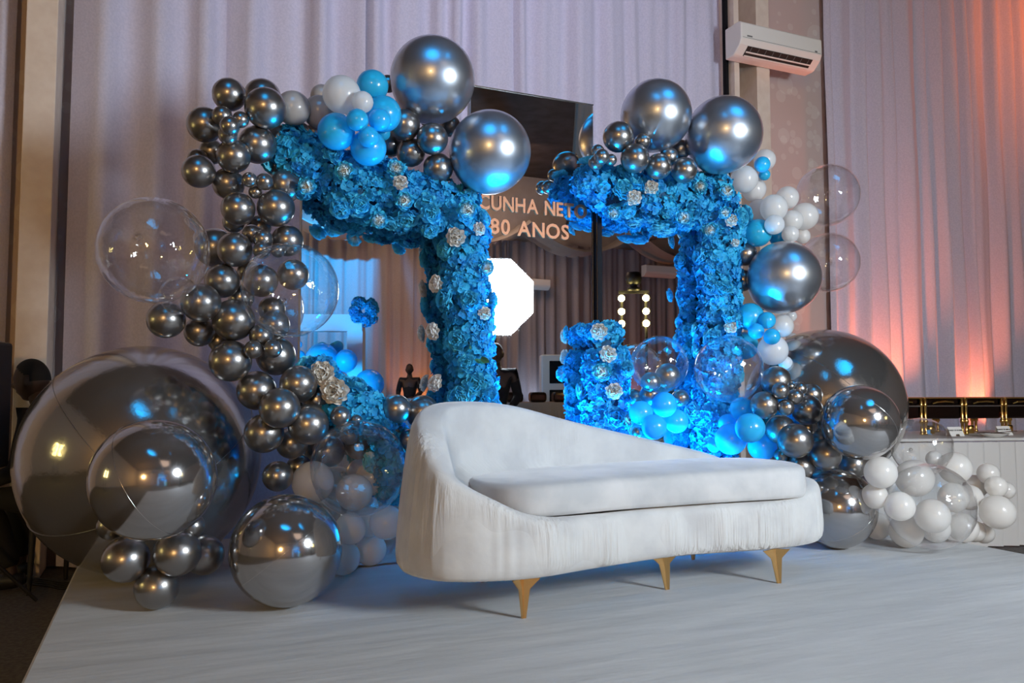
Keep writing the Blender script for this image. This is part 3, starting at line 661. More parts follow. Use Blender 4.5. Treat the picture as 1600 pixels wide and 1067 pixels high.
add(GA, 3.95, [
 ('c', 415, 169, 32.5, 'dark chrome balloon, largest at the top of the left garland, blue glow below', -.04),
 ('c', 358, 148, 26, 'dark chrome balloon at the very top left of the left garland', .02),
 ('c', 410, 152, 29, 'dark chrome balloon half hidden behind the largest top one', .16),
 ('c', 320, 195, 28, 'dark chrome balloon furthest left in the top bunch of the left garland', .04),
 ('c', 347, 181, 15.5, 'tiny dark chrome balloon, upper left of the four tiny ones in the top bunch', -.08),
 ('c', 376, 187, 13, 'tiny dark chrome balloon, right of the four tiny ones in the top bunch', -.06),
 ('c', 359, 197, 15.5, 'tiny dark chrome balloon, foremost of the four tiny ones in the top bunch', -.13),
 ('c', 356, 211, 15, 'tiny dark chrome balloon, lowest of the four tiny ones in the top bunch', -.04),
 ('c', 402, 226, 30, 'dark chrome balloon below the largest top one, beside the upper flowers', -.02),
 ('c', 433, 220, 27, 'dark chrome balloon touching the left tip of the upper blue flowers', .14),
 ('c', 365, 244, 26.5, 'dark chrome balloon with a blue glint, under the tiny top four', .02),
 ('c', 331, 237, 20, 'dark chrome balloon mostly hidden left under the top bunch', .14),
 ('c', 310.5, 268, 26, 'dark chrome balloon sticking out left, one bunch below the top', .02),
 ('c', 309, 249, 16, 'dark chrome balloon peeping over the one that sticks out left', .16),
 ('c', 357, 287, 25, 'dark chrome balloon left of two tiny ones below the top bunch', .04),
 ('c', 390, 281, 12, 'tiny dark chrome balloon, left of a pair beside the upper flower tip', -.06),
 ('c', 413, 284, 13.5, 'tiny dark chrome balloon, right of a pair beside the upper flower tip', -.06),
 ('c', 399, 300, 10.5, 'tiny dark chrome balloon under the tiny pair, between two medium balloons', -.02),
 ('c', 445, 290, 27, 'dark chrome balloon under the left tip of the upper flowers', .1),
 ('c', 430, 257, 18, 'black-looking chrome balloon deep in shade under the upper flower tip', .17),
 ('c', 372, 326, 26.5, 'dark chrome balloon, left of a level pair above the clear bubbles', 0),
 ('c', 431, 325, 29.5, 'dark chrome balloon, right of a level pair, touching the left mirror edge', 0),
 ('c', 365, 347, 17, 'dark chrome balloon hidden under the left one of the level pair', .14),
 ('c', 405, 354, 19, 'dark chrome balloon in shade between and below the level pair', .16),
 ('c', 336, 387, 31, 'dark chrome balloon behind, between the large clear bubble and the garland', .2),
 ('c', 367, 390, 27.5, 'dark chrome balloon right of the large left clear bubble', 0),
 ('c', 394, 366, 15.5, 'small dark chrome balloon behind the tiny three at mid height', .06),
 ('c', 411, 374, 15.5, 'small dark chrome balloon at the top of the tiny three at mid height', -.04),
 ('c', 409, 391, 14, 'small dark chrome balloon at the lower left of the tiny three at mid height', -.09),
 ('c', 434.5, 391, 11.5, 'tiny dark chrome balloon at the right of the tiny three at mid height', -.07),
 ('c', 449, 376, 25, 'dark chrome balloon with a blue side, against the left mirror edge at mid height', .06),
 ('c', 347, 439, 27, 'dark chrome balloon right of where the large left bubble curves under', .04),
 ('c', 390, 425, 19, 'dark chrome balloon half hidden left of the clear bubble before the mirror', .14),
 ('c', 408, 438, 26.5, 'dark chrome balloon seen through the left rim of the bubble before the mirror', .07),
 ('c', 458, 429, 24.5, 'dark chrome balloon seen through the middle of the bubble before the mirror', .09),
 ('c', 314, 473, 30.5, 'dark chrome balloon directly below the large left clear bubble', 0),
 ('c', 259.5, 499.5, 29.5, 'dark chrome balloon furthest left of the whole left garland', .02),
 ('c', 312, 518, 24, 'brownish dark chrome balloon under the two furthest left ones', .1),
 ('c', 365, 500, 33, 'large-looking dark chrome balloon in the middle of the left garland', -.06),
 ('c', 377, 465, 20, 'dark chrome balloon peeping out above the large middle one', .14),
 ('c', 425, 483, 21, 'dark chrome balloon low inside the outline of the bubble before the mirror', .13),
 ('c', 429, 508, 24, 'blue-tinted chrome balloon just under the bubble before the mirror', .05),
 ('c', 408.5, 525, 19, 'small dark chrome balloon at the top of a tight trio by the mirror edge', -.07),
 ('c', 396, 546, 14.6, 'small dark chrome balloon at the lower left of a tight trio by the mirror edge', -.09),
 ('c', 426, 545, 14.6, 'small dark chrome balloon at the lower right of a tight trio by the mirror edge', -.12),
 ('c', 431, 556, 31, 'dark chrome balloon behind the tight trio by the mirror edge', .08),
 ('c', 360, 564, 33, 'dark chrome balloon above the giant orb, left of the tight trio', -.02),
 ('c', 342, 533, 17, 'dark chrome balloon with a gold gleam, hidden between two larger ones', .12),
 ('c', 466.5, 600, 29.5, 'dark chrome balloon left of the white rose in the flower mound', -.04),
 ('c', 401, 610, 31, 'dark chrome balloon overlapping the right shoulder of the giant orb', .04),
 ('c', 437, 637.5, 32, 'dark chrome balloon, foremost and brightest in the lower left garland', -.16),
 ('c', 496, 625, 24, 'dark chrome balloon tucked under the white rose of the flower mound', .06),
 ('c', 482, 663.5, 32, 'dark chrome balloon lower right of the foremost bright one', -.12),
 ('c', 412.5, 677, 31, 'dark chrome balloon lower left of the foremost bright one', -.04),
 ('c', 456, 692, 25, 'dark chrome balloon in shade under the lower garland bunch', .08),
 ('c', 532, 650, 16, 'small dark chrome balloon on the flower mound, left of a tinier one', -.14),
 ('c', 557, 657, 9.5, 'tiniest dark chrome balloon resting on the flower mound', -.14),
 ('c', 546.5, 679, 15.7, 'small dark chrome balloon seen through the top of the bubble left of the sofa', .02),
 ('c', 514, 705, 25, 'dark chrome balloon seen through the left of the bubble by the sofa', .1),
 ('c', 560, 697, 21, 'bluish dark balloon seen through the centre of the bubble by the sofa', .12),
 ('c', 434, 744, 24, 'near-black chrome balloon beside a pearl one, above the right foil sphere', .0),
 ('c', 467, 730, 20, 'near-black chrome balloon hidden above the pearl one by the bubble', .12),
 ('c', 619.5, 639, 23, 'blue-shining chrome balloon, left one behind the sofa back', -.02),
 ('c', 660, 644, 27, 'blue-shining chrome balloon, right one behind the sofa back', -.02),
 ('c', 617, 672, 13, 'small shaded blue chrome balloon under the pair behind the sofa back', .06),
 ('c', 639, 687, 17, 'small chrome balloon just left of the sofa back, lit gold', .0),
])
GB = 'pearl balloons at the left of the stage'
add(GB, 4.02, [
 ('g', 458, 169, 27, 'greyish pearl balloon right of the top chrome bunch', .0),
 ('g', 499, 175, 26, 'greyish pearl balloon above the upper flowers, left of the big white one', .02),
 ('g', 503, 150, 18, 'small greyish pearl balloon peeping behind the big white one', .14),
 ('g', 468, 208, 18, 'greyish pearl balloon sunk in the upper flowers near the chrome bunch', .1),
 ('g', 491, 206, 14, 'small greyish pearl balloon sunk in the upper flowers under the bunch', .1),
 ('p', 489, 753, 33, 'pearl balloon left of and behind the bubble by the sofa', .0),
 ('p', 553, 769, 29, 'pearl balloon in the middle behind the bubble by the sofa', .0),
 ('p', 582, 747, 27, 'bluish pearl balloon right behind the bubble by the sofa', .08),
 ('p', 547, 826, 25, 'pearl balloon under the bubble, right of the right foil sphere', -.1),
 ('p', 536, 872, 27, 'pearl balloon on the stage cloth, touching the right foil sphere', FL),
 ('p', 579, 859, 25, 'bluish pearl balloon on the stage cloth, nearest the sofa end', FL),
 ('p', 604, 816, 27, 'pearl balloon half hidden by the left end of the sofa', .0),
 ('p', 577, 815, 24, 'bluish pearl balloon in the middle of the stack by the sofa end', .04),
])
GC = 'pearl and sky-blue balloons over the left flower garland'
add(GC, 3.82, [
 ('p', 534, 148, 30, 'big white pearl balloon, topmost of the white and blue bunch', .06),
 ('b', 582, 134, 25, 'sky-blue balloon left of the biggest chrome balloon, top of the bunch', .1),
 ('p', 566.5, 159.5, 17, 'small cream pearl balloon in the middle of the blue bunch', -.08),
 ('p', 552, 163, 20, 'translucent white balloon behind the small cream one', .04),
 ('b', 599, 178, 28.5, 'sky-blue balloon at the right of the bunch, under the biggest chrome balloon', .05),
 ('b', 525.5, 206, 29.5, 'sky-blue balloon at the left of the bunch, on the flowers', .0),
 ('b', 558.5, 187.5, 17.5, 'small sky-blue balloon, left of the small trio in the bunch', -.12),
 ('b', 593, 187, 17.5, 'small sky-blue balloon, right of the small trio in the bunch', -.10),
 ('b', 575.5, 214, 16.5, 'small sky-blue balloon, lowest of the small trio in the bunch', -.12),
 ('b', 575.5, 231, 28.5, 'sky-blue balloon lowest in the bunch, resting on the flowers', .0),
 ('b', 598, 208, 12, 'small blue balloon peeping out right of the lowest sky-blue one', .12),
])
GD = 'dark blue-lit chrome balloons over the left flower garland'
add(GD, 3.96, [
 ('C', 676, 124, 67, 'biggest chrome balloon, topmost of all, above the left garland', -.02),
 ('C', 765.5, 237, 65, 'big chrome balloon overlapping the tall lettered mirror', -.08),
 ('c', 632, 195, 25, 'blue-lit chrome balloon right of the sky-blue bunch, under the biggest one', .02),
 ('c', 675.5, 217, 25, 'blue-lit chrome balloon between the two big chrome balloons', .0),
 ('c', 642, 238, 23, 'blue-lit chrome balloon resting on the flowers, lower left of four', .04),
 ('c', 684.5, 263, 24, 'blue-lit chrome balloon resting on the flowers beside the lower big one', .02),
 ('c', 609, 226, 20, 'dull teal chrome balloon half hidden right of the lowest sky-blue one', .12),
 ('c', 703, 197, 17, 'dull blue chrome balloon hidden between the two big chrome balloons', .16),
 ('c', 606, 131, 14, 'small chrome balloon peeping left of the biggest chrome balloon', .16),
])
GE = 'chrome balloons over the right flower garland'
add(GE, 3.92, [
 ('C', 1025, 180, 56, 'big chrome balloon, left one of the two over the right garland', .06),
 ('C', 1131, 210, 60, 'big chrome balloon, right one of the two over the right garland', -.04),
 ('c', 966, 214, 24.5, 'small chrome balloon, upper left of the row over the right garland', .0),
 ('c', 992, 247.5, 23, 'small chrome balloon on the flowers under the left big one', -.06),
 ('c', 1029, 260, 20.5, 'small chrome balloon on the flowers, middle of the row', -.06),
 ('c', 1069, 266, 20.5, 'small chrome balloon on the flowers under the right big one', -.06),
 ('c', 1045, 245, 15, 'small chrome balloon behind the row, between the big ones', .06),
 ('c', 1063, 234, 16, 'small shaded chrome balloon deep between the two big ones', .14),
 ('c', 1004, 221, 13, 'tiny chrome balloon tucked against the left big one', .08),
 ('c', 940, 245, 12.5, 'tiny chrome balloon, right of a tiny cluster at the panel corner', -.04),
 ('c', 931, 254, 12, 'tiny chrome balloon, lowest of a tiny cluster at the panel corner', .0),
 ('c', 954.5, 250, 9.5, 'tiniest chrome balloon, right edge of the cluster at the panel corner', .0),
 ('c', 934, 236, 10.5, 'tiny chrome balloon, top of a tiny cluster at the panel corner', .04),
 ('c', 1164, 397, 19, 'shaded chrome balloon right of the flower column, upper of two', .18),
 ('c', 1159, 438, 18, 'shaded chrome balloon right of the flower column, lower of two', .18),
 ('C', 1225, 433, 57, 'big blue-shining chrome balloon right of the right flower column', .0),
])
GF = 'pearl and sky-blue balloons down the right garland'
add(GF, 4.02, [
 ('p', 1126, 279, 14, 'small white balloon between the right flowers and the big chrome one', .06),
 ('p', 1163, 280, 21.5, 'translucent white balloon just under the right big chrome balloon', .02),
 ('p', 1195, 250, 17, 'white balloon right of the right big chrome balloon, behind a small blue one', .04),
 ('b', 1191, 257, 12.5, 'small bright blue balloon right of the right big chrome balloon', -.08),
 ('b', 1194.5, 273, 9, 'tiny blue balloon under the small bright blue one', .0),
 ('p', 1178, 296, 19, 'pearl balloon at the bottom of the upper white bunch', .1),
 ('p', 1230, 309, 18, 'pearl balloon left of the upper right clear bubble', .06),
 ('p', 1209, 325, 21.5, 'white balloon with a bright blue lower side, mid right bunch', -.04),
 ('p', 1257, 338, 21.5, 'white balloon nearest the upper right clear bubble', .02),
 ('p', 1186, 330, 19, 'pale pearl balloon at the left of the mid right bunch', .08),
 ('b', 1184, 364, 22, 'blue balloon on the flowers, lower left of the mid right bunch', -.02),
 ('p', 1210, 351, 15.5, 'small half-blue balloon in the centre of the mid right bunch', -.1),
 ('p', 1235, 366, 13.5, 'small pale balloon on top of the big blue-shining chrome one', -.04),
 ('p', 1238, 345, 17, 'creamy pearl balloon in the middle of the mid right bunch', -.02),
 ('p', 1254, 369, 12, 'small pearl balloon squeezed beside the big blue-shining chrome one', .06),
 ('b', 1216, 371, 14, 'small blue balloon behind the top of the big blue-shining chrome one', .08),
 ('b', 1172, 495, 22, 'blue balloon under the big blue-shining chrome one, next to the flowers', -.04),
 ('b', 1198.5, 500.5, 13.5, 'small blue balloon, upper of three small ones below the big chrome', -.12),
 ('b', 1181.5, 517.5, 12.6, 'small blue balloon, left of three small ones below the big chrome', -.12),
 ('b', 1206, 526, 13, 'small blue balloon, lowest of three small ones below the big chrome', -.1),
 ('p', 1221.5, 509, 18.5, 'white balloon below the big blue-shining chrome balloon', .02),
 ('p', 1207.5, 547, 24, 'half-blue white balloon at the right rim of the low clear bubble', -.02),
 ('b', 1163, 540, 22, 'blue balloon seen through the rim of the right low clear bubble', .1),
 ('p', 1238, 530, 10, 'small white balloon squeezed left of the right giant orb, upper of two', .1),
 ('p', 1227, 567, 11, 'small white balloon squeezed left of the right giant orb, lower of two', .06),
 ('p', 1236, 494, 9, 'tiny white balloon under the right edge of the big chrome one', .1),
])
GG = 'sky-blue balloons at the foot of the right garland'
add(GG, 3.86, [
 ('c', 1043, 587, 20, 'blue-lit chrome balloon seen in front of the left low clear bubble', .06),
 ('c', 1017, 597, 16, 'small blue-lit chrome balloon by the left rim of the left low bubble', .02),
 ('c', 1016, 617, 17, 'blue-lit chrome balloon above the left sky-blue bunch', .06),
 ('c', 1063, 622, 14, 'dark blue chrome balloon between the bunch and the flower column', .1),
 ('b', 1001.5, 645, 19, 'sky-blue balloon furthest left at the foot of the right garland', .0),
 ('b', 1038, 632, 20, 'sky-blue balloon at the top of the left foot bunch', -.02),
 ('b', 1022, 667, 20, 'sky-blue balloon lowest in the left foot bunch, above the sofa', -.06),
 ('b', 1057, 658, 19, 'sky-blue balloon at the right of the left foot bunch, by a rose', .02),
 ('c', 996, 675, 9, 'tiny dark chrome balloon beside the lowest sky-blue one', .0),
 ('b', 1159.5, 639, 19, 'sky-blue balloon above the pale one, right of the flower column foot', -.08),
 ('b', 1172, 668.5, 23.5, 'pale bright blue balloon, foremost right of the flower column foot', -.22),
 ('b', 1142, 686, 25, 'sky-blue balloon lower left of the pale bright one', -.14),
 ('b', 1137, 661.5, 15, 'small teal-blue balloon half hidden behind the pale bright one', .04),
 ('b', 1191, 697, 23, 'dim blue balloon under the chrome bunch, behind the sofa cushion', -.08),
 ('b', 1116, 696, 11, 'small blue balloon peeping over the sofa back near the flowers', -.02),
])
GH = 'small dark chrome balloons of the right garland'
add(GH, 3.62, [
 ('c', 1213, 595.5, 24, 'dark chrome balloon at the top of the right chrome bunch', .06),
 ('c', 1219.5, 610.5, 13.5, 'small dark chrome balloon, left of a tiny group in the right bunch', -.08),
 ('c', 1242.5, 620, 13, 'small dark chrome balloon, foremost of a tiny group in the right bunch', -.1),
 ('c', 1249.5, 607.5, 11.4, 'small dark chrome balloon, right of a tiny group in the right bunch', -.04),
 ('c', 1236, 603.5, 6, 'tiniest dark chrome balloon, top of a tiny group in the right bunch', -.05),
 ('c', 1228, 636.5, 13, 'small dark chrome balloon, lowest of a tiny group in the right bunch', -.08),
 ('c', 1194, 633, 22, 'dark chrome balloon at the left of the right chrome bunch', .0),
 ('c', 1261.5, 640.5, 24, 'dark chrome balloon right of the tiny group, near the upper foil sphere', .0),
 ('c', 1267, 617, 18, 'dark chrome balloon behind, against the right giant orb', .14),
 ('c', 1219.5, 670.5, 23, 'dark chrome balloon behind the big one at the middle of the right bunch', .02),
 ('c', 1242.5, 688.5, 27.5, 'dark chrome balloon, biggest in the middle of the right bunch', -.1),
 ('c', 1261.5, 669, 14, 'small dark chrome balloon between the middle ones of the right bunch', .04),
 ('c', 1283.5, 684, 13.5, 'small dark chrome balloon left of the upper right foil sphere', -.08),
 ('c', 1302, 691.5, 9, 'tiny dark chrome balloon under the upper right foil sphere', .0),
 ('c', 1290, 710.5, 24.5, 'dark chrome balloon above the lower right foil sphere', -.14),
 ('c', 1251, 729.5, 21, 'dark chrome balloon just above the right end of the sofa', -.04),
 ('c', 1333, 726, 21.6, 'dark chrome balloon between the two right foil spheres and pearl ones', .0),
 ('c', 1221, 712, 12, 'shaded blue chrome balloon over the right tip of the sofa cushion', .04),
])
GI = 'pearl balloons at the right edge of the stage'
add(GI, 3.32, [
 ('p', 1376, 738, 25, 'pearl balloon at the upper left of the right edge heap', .08),
 ('p', 1367, 775, 20, 'pearl balloon right of the lower right foil sphere, middle of three', .12),
 ('p', 1370, 822, 21.5, 'pearl balloon on the stage, right of the lower right foil sphere', FL),
 ('p', 1460, 717, 13, 'small pearl balloon at the top of the right edge heap', .16),
 ('p', 1492, 731, 25, 'pearl balloon upper right, before the table skirt', .08),
 ('p', 1544, 740, 16.5, 'small pearl balloon, top of a trio before the table skirt', .02),
 ('p', 1556.5, 760, 16.5, 'small pearl balloon, middle of a trio before the table skirt', -.04),
 ('p', 1572, 766, 13.5, 'small pearl balloon, right of a trio before the table skirt', .04),
 ('p', 1558.5, 800, 26.5, 'pearl balloon furthest right, peach-lit, at the stage edge', -.02),
 ('p', 1524, 760, 18, 'pearl balloon between the upper right one and the trio', .1),
 ('p', 1515, 777, 20, 'pearl balloon just right of the heap bubble', .06),
 ('p', 1406, 791, 23, 'pearl balloon seen through the left side of the heap bubble', .0),
 ('p', 1457, 806, 26.5, 'pearl balloon seen through the middle of the heap bubble', -.1),
 ('p', 1416, 830, 26, 'pearl balloon on the stage at the lower left of the heap bubble', FL),
 ('p', 1505, 825, 23, 'pearl balloon on the stage at the lower right of the heap bubble', FL),
 ('p', 1462, 826, 22, 'pearl balloon on the stage under the middle of the heap bubble', FL),
 ('p', 1429, 747, 29, 'pearl balloon seen through the top of the heap bubble', .06),
 ('p', 1490, 777, 23, 'pearl balloon seen through the right side of the heap bubble', .06),
 ('p', 1522, 830, 17, 'small pearl balloon on the stage at the right of the heap', FL),
 ('p', 1537, 833, 16, 'small orange-lit pearl balloon under the furthest right one', .04),
])
GK = 'clear bubble balloons'
add(GK, 3.72, [
 ('k', 240.5, 391.5, 83, 'large clear bubble balloon at the left, before the curtain', .0),
 ('k', 454, 453, 74, 'clear bubble balloon before the left mirror edge and chrome balloons', .0),
 ('k', 561, 731, 75, 'clear bubble balloon beside the left end of the sofa', .02),
 ('k', 1030, 569.5, 45, 'clear bubble balloon left of the right flower column', .14),
 ('k', 1138.5, 576.5, 53, 'clear bubble balloon before the right flower column', .0),
 ('k', 1293, 305, 48, 'clear bubble balloon upper right, before the disc wallpaper', .3),
 ('k', 1295, 410, 46, 'clear bubble balloon half hidden behind the big blue-shining chrome one', .42),
 ('k', 1453, 791, 66, 'clear bubble balloon enclosing the heap at the right stage edge', ('d', 4.58)),
 ('k', 1440, 698, 45, 'clear bubble balloon before the buffet table skirt', ('d', 4.76)),
 ('k', 280, 462, 30, 'small clear bubble balloon under the large left one', .12),
])
GL = 'silver foil spheres on the stage'
add(GL, 0, [
 ('f', 240, 749, 94, 'silver foil sphere in front of the giant orb, on four small balloons', ('d', 3.16)),
 ('f', 447.5, 860, 86, 'silver foil sphere on the stage cloth left of the sofa', FL),
 ('f', 1344, 660, 58, 'silver foil sphere right, before the right giant orb', ('d', 4.42)),
 ('f', 1305, 794, 62, 'silver foil sphere on the stage at the right end of the sofa', FL),
])
GM = 'chrome balloons under the left foil sphere'
add(GM, 0, [
 ('c', 196.5, 874, 36, 'dark chrome balloon at the left under the foil sphere', ('d', 3.36)),
 ('c', 277, 864, 36, 'dark chrome balloon at the middle right under the foil sphere', ('d', 3.38)),
 ('c', 319, 867, 31, 'dark chrome balloon at the far right under the foil sphere', ('d', 3.55)),
 ('c', 245, 918, 34, 'dark chrome balloon standing alone at the front on the stage cloth', FL),
 ('c', 174, 822, 22, 'shaded chrome balloon between the foil sphere and the giant orb, left', ('d', 3.42)),
 ('c', 300, 822, 20, 'shaded chrome balloon between the foil sphere and the giant orb, right', ('d', 3.45)),
])
GN = 'giant silver orbs'
add(GN, 0, [
 ('o', 224, 717, 176, 'giant silver orb at the left of the stage', FL),
 ('o', 1287, 634, 119, 'giant silver orb at the right behind the garland, lit orange at its edge', ('d', 5.25)),
])
# resolve every balloon to a centre and a radius in space
S = []
for k, u, v_, rp, pos, label, grp in B:
    r = ray(u, v_)
    if pos[0] == 'y': d = pos[1] / r.y
    elif pos[0] == 'd': d = pos[1]
    else:
        d = EYE / (rp / F_PX - r.z)
    S.append({'k': k, 'ray': r, 'd': d, 'a': rp / F_PX, 'fix': pos[0] != 'y' or k in 'koCf', 'label': label, 'grp': grp})
def lim_d(s):
    """latex balloons may not sink into the mirror panels"""
    x = (s['ray'] * s['d']).x
    if LX0 - 0.05 < x < RX1 + 0.05 and (s['ray'] * s['d']).z + EYE < 2.35:
        return (MIRROR_Y - 0.01) / (s['ray'].y + s['a'])
    return 99
SOFA_C = [(1.5, 3.4, .5), (2.0, 3.45, .5), (2.6, 3.4, .42)]
for it in range(80):
    moved = 0
    for i in range(len(S)):
        for j in range(i + 1, len(S)):
            a, b = S[i], S[j]
            if a['fix'] and b['fix']: continue
            if 'k' in (a['k'], b['k']): continue
            pa, pb = a['ray'] * a['d'], b['ray'] * b['d']
            ra, rb = a['a'] * a['d'], b['a'] * b['d']
            dist = (pa - pb).length; need = 0.93 * (ra + rb)
            if dist < need:
                lat = (a['ray'].normalized() - b['ray'].normalized()).length * (a['d'] + b['d']) * 0.5
                want = math.sqrt(max(0, need * need - lat * lat)); cur = abs(a['d'] - b['d'])
                push = min(0.03, max(0.0, want - cur) * 0.5)
                if push < 1e-4: continue
                far, near = (a, b) if a['d'] > b['d'] else (b, a)
                if not far['fix']: far['d'] += push * 0.7
                if not near['fix']: near['d'] -= push * 0.7
                moved += 1
    for s in S:
        if not s['fix']:
            s['d'] = min(s['d'], lim_d(s))
    if not moved: break
def seam(parent, r, nrm, mat):
    n = 96; v, f = [], []
    for i in range(n):
        a = 2 * math.pi * i / n
        for (rr, z) in ((r * 0.999, -0.0022), (r * 1.006, 0), (r * 0.999, 0.0022)): v.append((rr * math.cos(a), rr * math.sin(a), z))
    for i in range(n):
        for k in range(2):
            a, b = i * 3 + k, ((i + 1) % n) * 3 + k; f.append((a, b, b + 1, a + 1))
    o = ob('seam', mesh('seam', v, f), mat, parent, True); o.rotation_mode = 'QUATERNION'
    o.rotation_quaternion = parent.rotation_quaternion.inverted() @ Vector(nrm).to_track_quat('Z', 'Y')
rnd = random.Random(99)
SEAMS = {'silver foil sphere in front': (0.75, -0.35, 0.45), 'silver foil sphere on the stage cloth': (0.55, -0.2, -0.75), 'silver foil sphere right': (0.7, 0.1, 0.6), 'silver foil sphere on the stage at': (0.6, 0.2, -0.6)}
for s in S:
    c = CAM + s['ray'] * s['d']; r = s['a'] * s['d']
    c.z = max(c.z, r + 0.002 if SX0 < c.x < SX1 and c.y < SY1 else c.z)
    me = BM[s['k']]
    o = ob(NM[s['k']], me); tag(o, s['label'], 'balloon', s['grp'])
    o.location = c; o.rotation_mode = 'QUATERNION'
    away = (c - CAM).normalized() + Vector((rnd.uniform(-.5, .5), rnd.uniform(0, .6), rnd.uniform(-.5, .5)))
    if s['k'] == 'C': away = Vector((rnd.uniform(-.1, .1), 0.75, -0.7))
    o.rotation_quaternion = (-away).to_track_quat('Z', 'Y')
    rr = r * (0.985 if s['k'] not in 'kfo' else 1.0)
    o.scale = (rr, rr, rr)
    if s['k'] == 'f':
        for key, nr in SEAMS.items():
            if s['label'].startswith(key): seam(o, 1.0, nr, 'foil_seam')
    if s['k'] == 'o':
        for nr in ((0.72, -0.15, 0.68), (0.45, 0.3, -0.84)): seam(o, 1.0, nr, 'orb_seam')
    if s['k'] == 'k':
        # gathered neck of the bubble
        ob('neck', lathe('neck', [(0.02, -0.985), (0.05, -1.0), (0.03, -1.03), (0.05, -1.08)], 16), 'clear_film', o, True)
# ------------------------------------------------------------------ air conditioner
def split_ac(name, loc, rz, W, label, detail=True):
    t = empty(name, loc, label, 'air conditioner', None, rz)   # origin: back bottom centre, faces -Y
    Hh, D = W * 0.30, W * 0.235
    prof = [(0, 0), (0, Hh), (-D * 0.86, Hh), (-D, Hh * 0.93), (-D * 1.0, Hh * 0.42), (-D * 0.90, Hh * 0.26), (-D * 0.55, 0.02 * Hh), (-D * 0.42, 0)]
    v, f = [], []; m = len(prof)
    for x in (-W / 2, W / 2):
        for y, z in prof: v.append((x, y, z))
    for i in range(m): f.append((i, (i + 1) % m, m + (i + 1) % m, m + i))
    f.append(tuple(range(m - 1, -1, -1))); f.append(tuple(range(m, 2 * m)))
    me = mesh('casing', v, f); o = ob('casing', me, 'ac_plastic', t)
    b = o.modifiers.new('bev', 'BEVEL'); b.width = 0.012 * W; b.segments = 3
    if detail:
        # outlet slot lies along the sloping lower face
        a = Vector((0, -D * 0.90, Hh * 0.26)); c = Vector((0, -D * 0.55, 0.02 * Hh)); d = (c - a); mid = a.lerp(c, 0.5); nr = Vector((0, d.z, -d.y)).normalized()
        if nr.z > 0: nr = -nr
        ang = math.atan2(d.z, d.y); R = Matrix.Rotation(ang, 3, 'X')
        ob('outlet', boxm('outlet', mid + nr * 0.001, (W * 0.80, d.length * 0.92, 0.008), R), 'ac_dark', t)
        for q, nm in ((0.55, 'louver'), (0.9, 'louver')):
            ob('louver', boxm('louver', a.lerp(c, q) + nr * 0.010, (W * 0.79, d.length * 0.12, 0.006), R), 'ac_plastic', t)
        for k in range(9):
            ob('vane', boxm('vane', a.lerp(c, 0.28) + nr * 0.007 + Vector(((k - 4) * W * 0.088, 0, 0)), (0.004, d.length * 0.4, 0.006), R), 'badge_grey', t)
        ob('panel_seam', boxm('panel_seam', (0, -D * 1.0 - 0.0005, Hh * 0.46), (W * 0.96, 0.003, 0.003)), 'badge_grey', t)
        ob('badge', boxm('badge', (-W * 0.40, -D - 0.001, Hh * 0.52), (W * 0.06, 0.004, 0.014)), 'badge_grey', t)
        ob('display', boxm('display', (W * 0.42, -D - 0.001, Hh * 0.50), (W * 0.03, 0.004, 0.014)), 'badge_grey', t)
    return t
pA, pB = P_y(1163, 27, 5.80), P_y(1290, 62, 5.80)
Wac = pB.x - pA.x
split_ac('air_conditioner', ((pA.x + pB.x) / 2, 6.085, pA.z - Wac * 0.30), 0, Wac, 'white split air conditioner high on the wall between curtain and wallpaper')

# ------------------------------------------------------------------ buffet table at the right
TZ = 0.55
a = P_d(1410, 684, 6.15); a.z = TZ
b = P_d(1640, 683, 6.35); b.z = TZ
ex = (b - a); ex.z = 0; LT = ex.length + 1.2; ex.normalize(); ey = Vector((-ex.y, ex.x, 0))
rz = math.atan2(ex.y, ex.x)
tb = empty('buffet_table', (a.x, a.y, FLOOR_Z), 'long buffet table with white pleated skirt at the right', 'table', None, rz)
HT = TZ - FLOOR_Z
ob('tabletop', boxm('tabletop', (LT / 2 - 0.15, 0.5, HT - 0.012), (LT + 0.3, 1.0, 0.024), None, 0.006), 'table_cloth', tb)
v, f = [], []; n = 260
for j, z in enumerate((0.012, 0.3, HT * 0.7, HT - 0.03)):
    for i in range(n + 1):
        x = -0.29 + (LT + 0.27) * i / n; fr = (x * 7.2) % 1.0
        y = -0.012 - 0.035 * (1 - j * 0.2) * (fr if fr < 0.85 else (1 - fr) * 5.6)
        v.append((x, y, z))
for j in range(3):
    for i in range(n): q = j * (n + 1) + i; f.append((q, q + 1, q + n + 2, q + n + 1))
ob('skirt', mesh('skirt', v, f), 'table_cloth', tb)
def on_table(px, py, z=0.0): return Vector((a.x, a.y, 0)) + ex * px + ey * py + Vector((0, 0, TZ + z))
